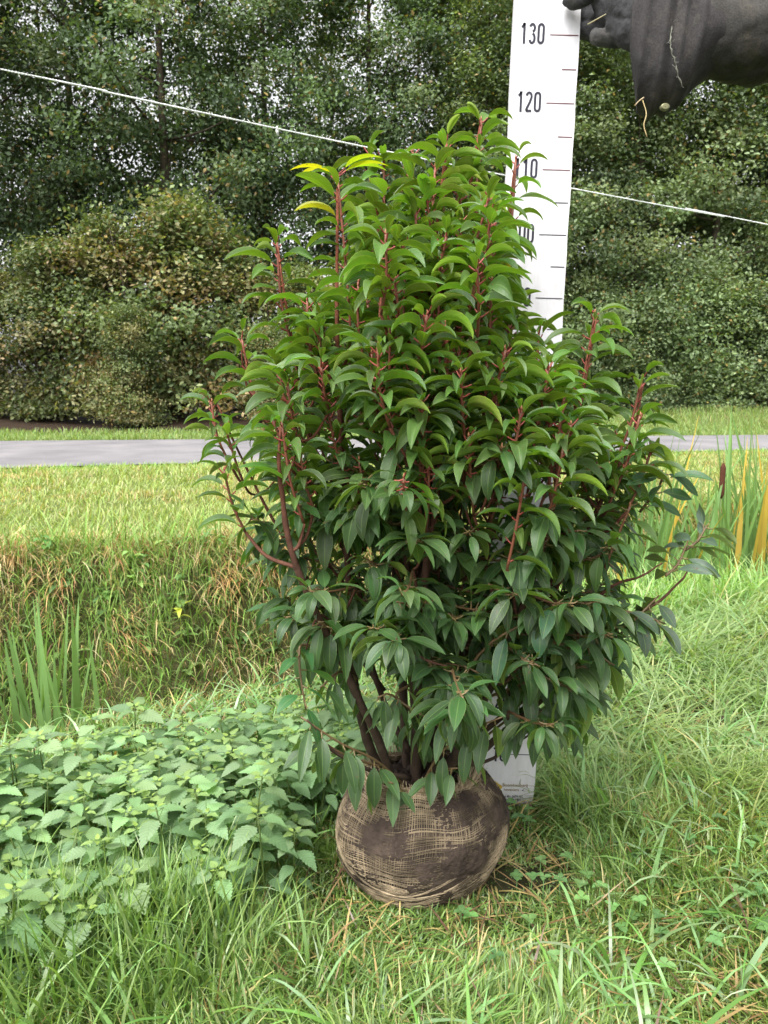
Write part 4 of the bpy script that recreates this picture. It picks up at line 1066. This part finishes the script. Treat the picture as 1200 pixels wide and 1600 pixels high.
hang([(800,1050,1.05),(900,1010,1.0),(960,1040,1.0)], 11, .068)
hang([(700,1100,1.0),(760,1010,.95),(850,960,.93),(865,945,.92)], 8, .062, (.035, .10, .045), .6)
hang([(735,975,1.05),(760,985,1.0),(770,1010,.98)], 6, .070)
hang([(640,1070,1.0),(620,1090,.98),(680,1130,.97)], 6, .062)
hang([(958,952,1.02),(1000,960,1.03),(1040,975,1.05)], 9, .058, (.05, .085, .05), .5, .9)
hang([(1040,900,1.04),(1060,880,1.05),(1075,845,1.07)], 8, .050, (.075, .12, .085), .0, .9)
hang([(1070,860,1.07),(1090,845,1.07),(1105,820,1.08)], 8, .052, (.075, .12, .085), .0, .9)
hang([(960,1000,1.05),(1005,955,1.05),(1030,930,1.06)], 9, .052, (.05, .09, .05), .5, .9)
hang([(1000,800,1.04),(1030,760,1.02),(1035,735,1.0)], 7, .058, (.04, .10, .035), .0, .9)
# fresh sprouts on the cut stub
sb = P(740, 972, 1.05)
for k, (dx, dz, c) in enumerate([(.022, .05, (.35, .42, .04)), (.030, .030, (.28, .42, .04)), (.014, .03, (.30, .40, .05))]):
    place_leaf(sb+np.array([dx*.5, -.005, dz*.5]), np.array([1, -.2-.3*k, 0]), .026, .007, 1.0-.5*k, .3, np.array(c), 1, 0, .006)
    mbR.tube([sb, sb+np.array([dx*.5, -.005, dz*.5])], .001, 4, (.34, .12, .05))
for mb_, nm_, mt in ((mbS, 'branches', M['bark']), (mbR, 'red_shoots', M['shoot']), (mbL, 'foliage', M['laurel'])):
    mb_.V = [v-np.array([bx, by, 0]) for v in mb_.V]
    mb_.build(nm_, mt, shrub)
print('laurel leaves', len(mbL.V))

# ------------------------------------------------------------------ the person holding the board
pr = empty('person', (1.02, 1.25, 0), 'person in a dark work jacket and gloves reaching in to hold the board top', 'person')
O = np.array([1.02, 1.25, 0])
def loft(mb, secs, k=40, col=(.05, .05, .05), wr=0.0, axis='x', cap=True, seed=0):
    """secs: (x, y, z, half_y, half_z) rings perpendicular to x, or (x,y,z,hx,hy) rings perpendicular to z"""
    s = spline(secs, len(secs)*7); th = np.arange(k)*2*np.pi/k; V = []
    for i, q in enumerate(s):
        f = 1+wr*(vnoise(th*2+5, th*0+i*.35, 1, seed)-.5)+wr*.6*(vnoise(np.cos(th)*3+9, np.sin(th)*3+i*.5, 1, seed+1)-.5)
        if axis == 'x': V.append(np.stack([np.full(k, q[0])+.004*np.sin(th*3+i), q[1]+q[3]*np.cos(th)*f, q[2]+q[4]*np.sin(th)*f], -1))
        else: V.append(np.stack([q[0]+q[3]*np.cos(th)*f, q[1]+q[4]*np.sin(th)*f, np.full(k, q[2])], -1))
    V = np.array(V)-O
    mb.add(V.reshape(-1, 3), grid_faces(len(s), k, True), None, col)
    if cap:
        for i0 in (0, len(s)-1):
            m_ = V[i0].mean(0); mb.add(np.vstack([V[i0], m_]), None, [[j, (j+1) % k, k] for j in range(k)], col)
def remesh(o, vox, smooth=6, disp=0, dscale=.05):
    md = o.modifiers.new('r', 'REMESH'); md.mode = 'VOXEL'; md.voxel_size = vox; md.use_smooth_shade = True
    s_ = o.modifiers.new('s', 'SMOOTH'); s_.iterations = smooth; s_.factor = .5
    if disp:
        tx = bpy.data.textures.new('folds', 'CLOUDS'); tx.noise_scale = dscale; tx.noise_depth = 3
        d_ = o.modifiers.new('d', 'DISPLACE'); d_.texture = tx; d_.strength = disp; d_.mid_level = .5; d_.texture_coords = 'LOCAL'
    dg = bpy.context.evaluated_depsgraph_get(); bpy.context.view_layer.update()
    me = bpy.data.meshes.new_from_object(o.evaluated_get(dg)); o.modifiers.clear(); old = o.data
    a_ = me.attributes.get('col')
    if a_ is None:
        a_ = me.attributes.new('col', 'FLOAT_COLOR', 'POINT')
    a_.data.foreach_set('color', np.tile([*o['_c'], 1.0], len(me.vertices)).astype(np.float32)); del o['_c']
    if not me.materials: me.materials.append(old.materials[0])
    me.polygons.foreach_set('use_smooth', np.ones(len(me.polygons), bool)); o.data = me
JD = (.050, .047, .043); Y0 = 1.22
mb = MB()
loft(mb, [(.405, Y0, 1.272, .058, .062), (.44, Y0, 1.274, .060, .064), (.50, Y0, 1.276, .063, .067), (.57, Y0, 1.275, .067, .070), (.68, Y0, 1.285, .070, .075), (.80, Y0+.01, 1.33, .075, .08), (.92, Y0+.02, 1.39, .085, .09), (1.02, Y0+.03, 1.42, .09, .09)], 40, JD, .07, seed=3)
loft(mb, [(1.02, 1.25, .80, .19, .13), (1.02, 1.25, 1.0, .20, .14), (1.02, 1.25, 1.25, .20, .14), (1.02, 1.25, 1.40, .19, .12), (1.02, 1.25, 1.47, .10, .09), (1.02, 1.25, 1.53, .07, .075)], 40, JD, .05, 'z', seed=5)
loft(mb, [(1.20, 1.25, 1.42, .07, .08), (1.27, 1.24, 1.30, .06, .07), (1.29, 1.22, 1.10, .055, .06), (1.29, 1.16, .92, .05, .05)], 30, JD, .05, 'z', seed=6)
jk = mb.build('jacket', M['cloth'], pr); jk['_c'] = JD; remesh(jk, .006, 3, .020, .05)
mb = MB()     # wide gauntlet-like cuff hanging open round the wrist
cs_ = [(.372, Y0, 1.268, .052, .092), (.377, Y0, 1.262, .056, .101), (.395, Y0, 1.259, .058, .102), (.412, Y0, 1.260, .060, .100), (.428, Y0, 1.262, .060, .095), (.445, Y0, 1.267, .061, .084), (.462, Y0, 1.272, .061, .073), (.478, Y0, 1.275, .062, .066)]
k = 72; s = spline(cs_, 60); th = np.arange(k)*2*np.pi/k; V = []
for i, q in enumerate(s):
    fold = .035*np.sin(th*5+i*.05)+.06*(vnoise(th*2.5, th*0+i*.12, 1, 31)-.5)
    ii = i+4*np.sin(th*1.5+.5); ridge = .0035*np.exp(-((ii-9)/2.0)**2)+.0045*np.exp(-((ii-20)/2.2)**2)+.004*np.exp(-((ii-31)/2)**2)-.003*np.exp(-((ii-26)/1.8)**2)+.004*np.exp(-((ii-42)/2.2)**2)
    sx_ = .012*np.clip(-np.sin(th), 0, 1)
    V.append(np.stack([q[0]+.024*np.cos(th)*(1-i/60)+.002*np.sin(th*3+1), q[1]+(q[3]+ridge)*np.cos(th)*(1+fold), q[2]+(q[4]+ridge)*np.sin(th)*(1+fold*.4)], -1))
V = np.array(V); inner = V[:14].copy(); cen = np.array([0, Y0, 1.265])
inner = cen*np.array([0, 1, 1])+ (inner-cen)*np.array([1, .93, .95])+np.array([0, 0, 0]); inner[..., 0] = V[:14][..., 0]
A = np.concatenate([inner[::-1], V]); A = A-O
mb.add(A.reshape(-1, 3), grid_faces(len(A), k, True), None, (.040, .037, .037))
cf = mb.build('sleeve_cuff', M['cloth'], pr)
mb = MB()     # torn light seam along the cuff
#seam
sm_ = [(1048, 28), (1050, 45), (1047, 62), (1050, 80), (1055, 98), (1060, 118), (1066, 135)]
pts = spline([P(a_, b_, Y0-.064+.010*abs(i-3)/3)-O for i, (a_, b_) in enumerate(sm_)], 24)
mb.tube(pts+RNG.normal(0, .0006, (24, 3)), .0009*(1+.5*np.sin(np.arange(24)*1.9)), 5, (.17, .17, .14))
for k in range(30):
    q_ = pts[RNG.integers(24)]; mb.tube([q_, q_+RNG.normal(0, .0025, 3)], .0003, 3, (.20, .20, .17))
mb.build('frayed_seam', M['jute'], cf)
mb = MB(); c_ = P(1040, 166, Y0-.052)-O
a_ = np.arange(18)*2*np.pi/18
ringv = np.concatenate([np.stack([c_[0]+r_*np.cos(a_), np.full(18, c_[1]+dy), c_[2]+r_*.75*np.sin(a_)], -1) for r_, dy in ((.0066, .006), (.0066, .0015), (.0052, 0), (.0028, .0008), (.0005, .0003))])
mb.add(ringv, grid_faces(5, 18, True)); mb.build('snap_button', M['brass'], cf)
# glove: palm and five separate digits, joined into one skin
def pp(px, py, D): return P(px, py, D)-O
mb = MB(); GC = (.046, .046, .048)
def digit(pts, r): mb.tube(spline(pts, 14), np.interp(np.linspace(0, 1, 14), np.linspace(0, 1, len(r)), r), 14, GC)
digit([pp(1040, 25, 1.22), pp(1000, 20, 1.24), pp(968, 8, 1.26), pp(945, -10, 1.275)], [.034, .036, .034, .026])       # palm, back of the hand
digit([pp(1010, 55, 1.225), pp(985, 48, 1.24), pp(960, 38, 1.26)], [.026, .025, .02])
digit([pp(960, -25, 1.25), pp(925, -12, 1.262), pp(900, 0, 1.272), pp(884, -6, 1.279)], [.017, .0145, .013, .0105])     # thumb over the front edge
digit([pp(955, 10, 1.29), pp(925, 8, 1.318), pp(895, 0, 1.326), pp(860, -4, 1.328)], [.016, .014, .013, .010])    # index behind
digit([pp(955, 28, 1.28), pp(925, 30, 1.312), pp(895, 26, 1.324), pp(868, 22, 1.327)], [.016, .0145, .0125, .010])  # middle
digit([pp(965, 44, 1.27), pp(930, 50, 1.300), pp(903, 46, 1.320), pp(885, 44, 1.324)], [.015, .0135, .0115, .0095])   # ring
digit([pp(985, 55, 1.25), pp(960, 62, 1.262), pp(935, 58, 1.262), pp(931, 54, 1.275)], [.014, .0128, .0118, .010])  # little finger, curled
digit([pp(950, -60, 1.28), pp(930, -50, 1.30), pp(900, -48, 1.325)], [.018, .015, .011])
gl = mb.build('glove', M['cloth'], pr); gl['_c'] = GC; remesh(gl, .0024, 2, .006, .016)
mb = MB()
for (a0_, a1_, r_) in (((918, 38, 1.245), (947, 22, 1.228), .0009), ((1000, 35, 1.195), (1008, 12, 1.19), .0008)):
    mb.tube([pp(*a0_), pp(*a1_)], r_, 4, (.45, .42, .28))
st = [pp(1006, 152, Y0-.05), pp(998, 158, Y0-.055), pp(992, 165, Y0-.055)]; mb.tube(spline(st, 8), .0008, 4, (.5, .42, .28))
st = [pp(1004, 156, Y0-.05), pp(1010, 178, Y0-.052), pp(1006, 195, Y0-.052), pp(1011, 214, Y0-.052)]; mb.tube(spline(st, 12), .0008, 4, (.55, .45, .24))
mb.build('straw_bits', M['dry'], pr)
# head, trousers and boots of the person (outside the picture)
mb = MB()
loft(mb, [(1.02, 1.25, 1.50, .055, .06), (1.02, 1.245, 1.56, .058, .07), (1.02, 1.235, 1.62, .072, .092), (1.02, 1.24, 1.68, .078, .10), (1.02, 1.25, 1.74, .068, .088), (1.02, 1.255, 1.775, .03, .04)], 32, (.45, .27, .2), 0, 'z')
mb.tube([np.array([1.02, 1.15, 1.66])-O, np.array([1.02, 1.128, 1.628])-O], [.01, .016], 8, (.45, .27, .2))
for sx_ in (-.077, .077): mb.tube([np.array([1.02+sx_, 1.25, 1.61])-O, np.array([1.02+sx_*1.08, 1.255, 1.67])-O], [.012, .016], 8, (.45, .27, .2))
hd_ = mb.build('head', M['skin'], pr); hd_['_c'] = (.45, .27, .2); remesh(hd_, .006, 4)
mb = MB(); loft(mb, [(1.02, 1.25, 1.665, .083, .106), (1.02, 1.255, 1.72, .084, .105), (1.02, 1.258, 1.775, .06, .08), (1.02, 1.258, 1.80, .01, .01)], 32, (.03, .035, .05), .03, 'z'); mb.build('woollen_hat', M['cloth'], pr)
mb = MB()
for sx_ in (-.095, .095):
    loft(mb, [(1.02+sx_, 1.25, .10, .06, .065), (1.02+sx_, 1.24, .30, .068, .075), (1.02+sx_, 1.24, .50, .075, .08), (1.02+sx_, 1.25, .75, .095, .10), (1.02+sx_*.8, 1.25, .90, .11, .12)], 28, (.03, .035, .05), .06, 'z', seed=9)
tr_ = mb.build('trousers', M['cloth'], pr); tr_['_c'] = (.03, .035, .05); remesh(tr_, .01, 4, .012, .06)
for sx_ in (-.095, .095):
    mb = MB(); loft(mb, [(1.02+sx_, 1.22, .0, .05, .13), (1.02+sx_, 1.215, .035, .053, .135), (1.02+sx_, 1.225, .08, .05, .10), (1.02+sx_, 1.25, .13, .052, .06), (1.02+sx_, 1.25, .28, .062, .068)], 28, (.03, .03, .03), 0, 'z'); mb.build('boot', M['rubber'], pr)
for o_ in list(bpy.data.objects):
    if '_n' in o_.keys(): del o_['_n']
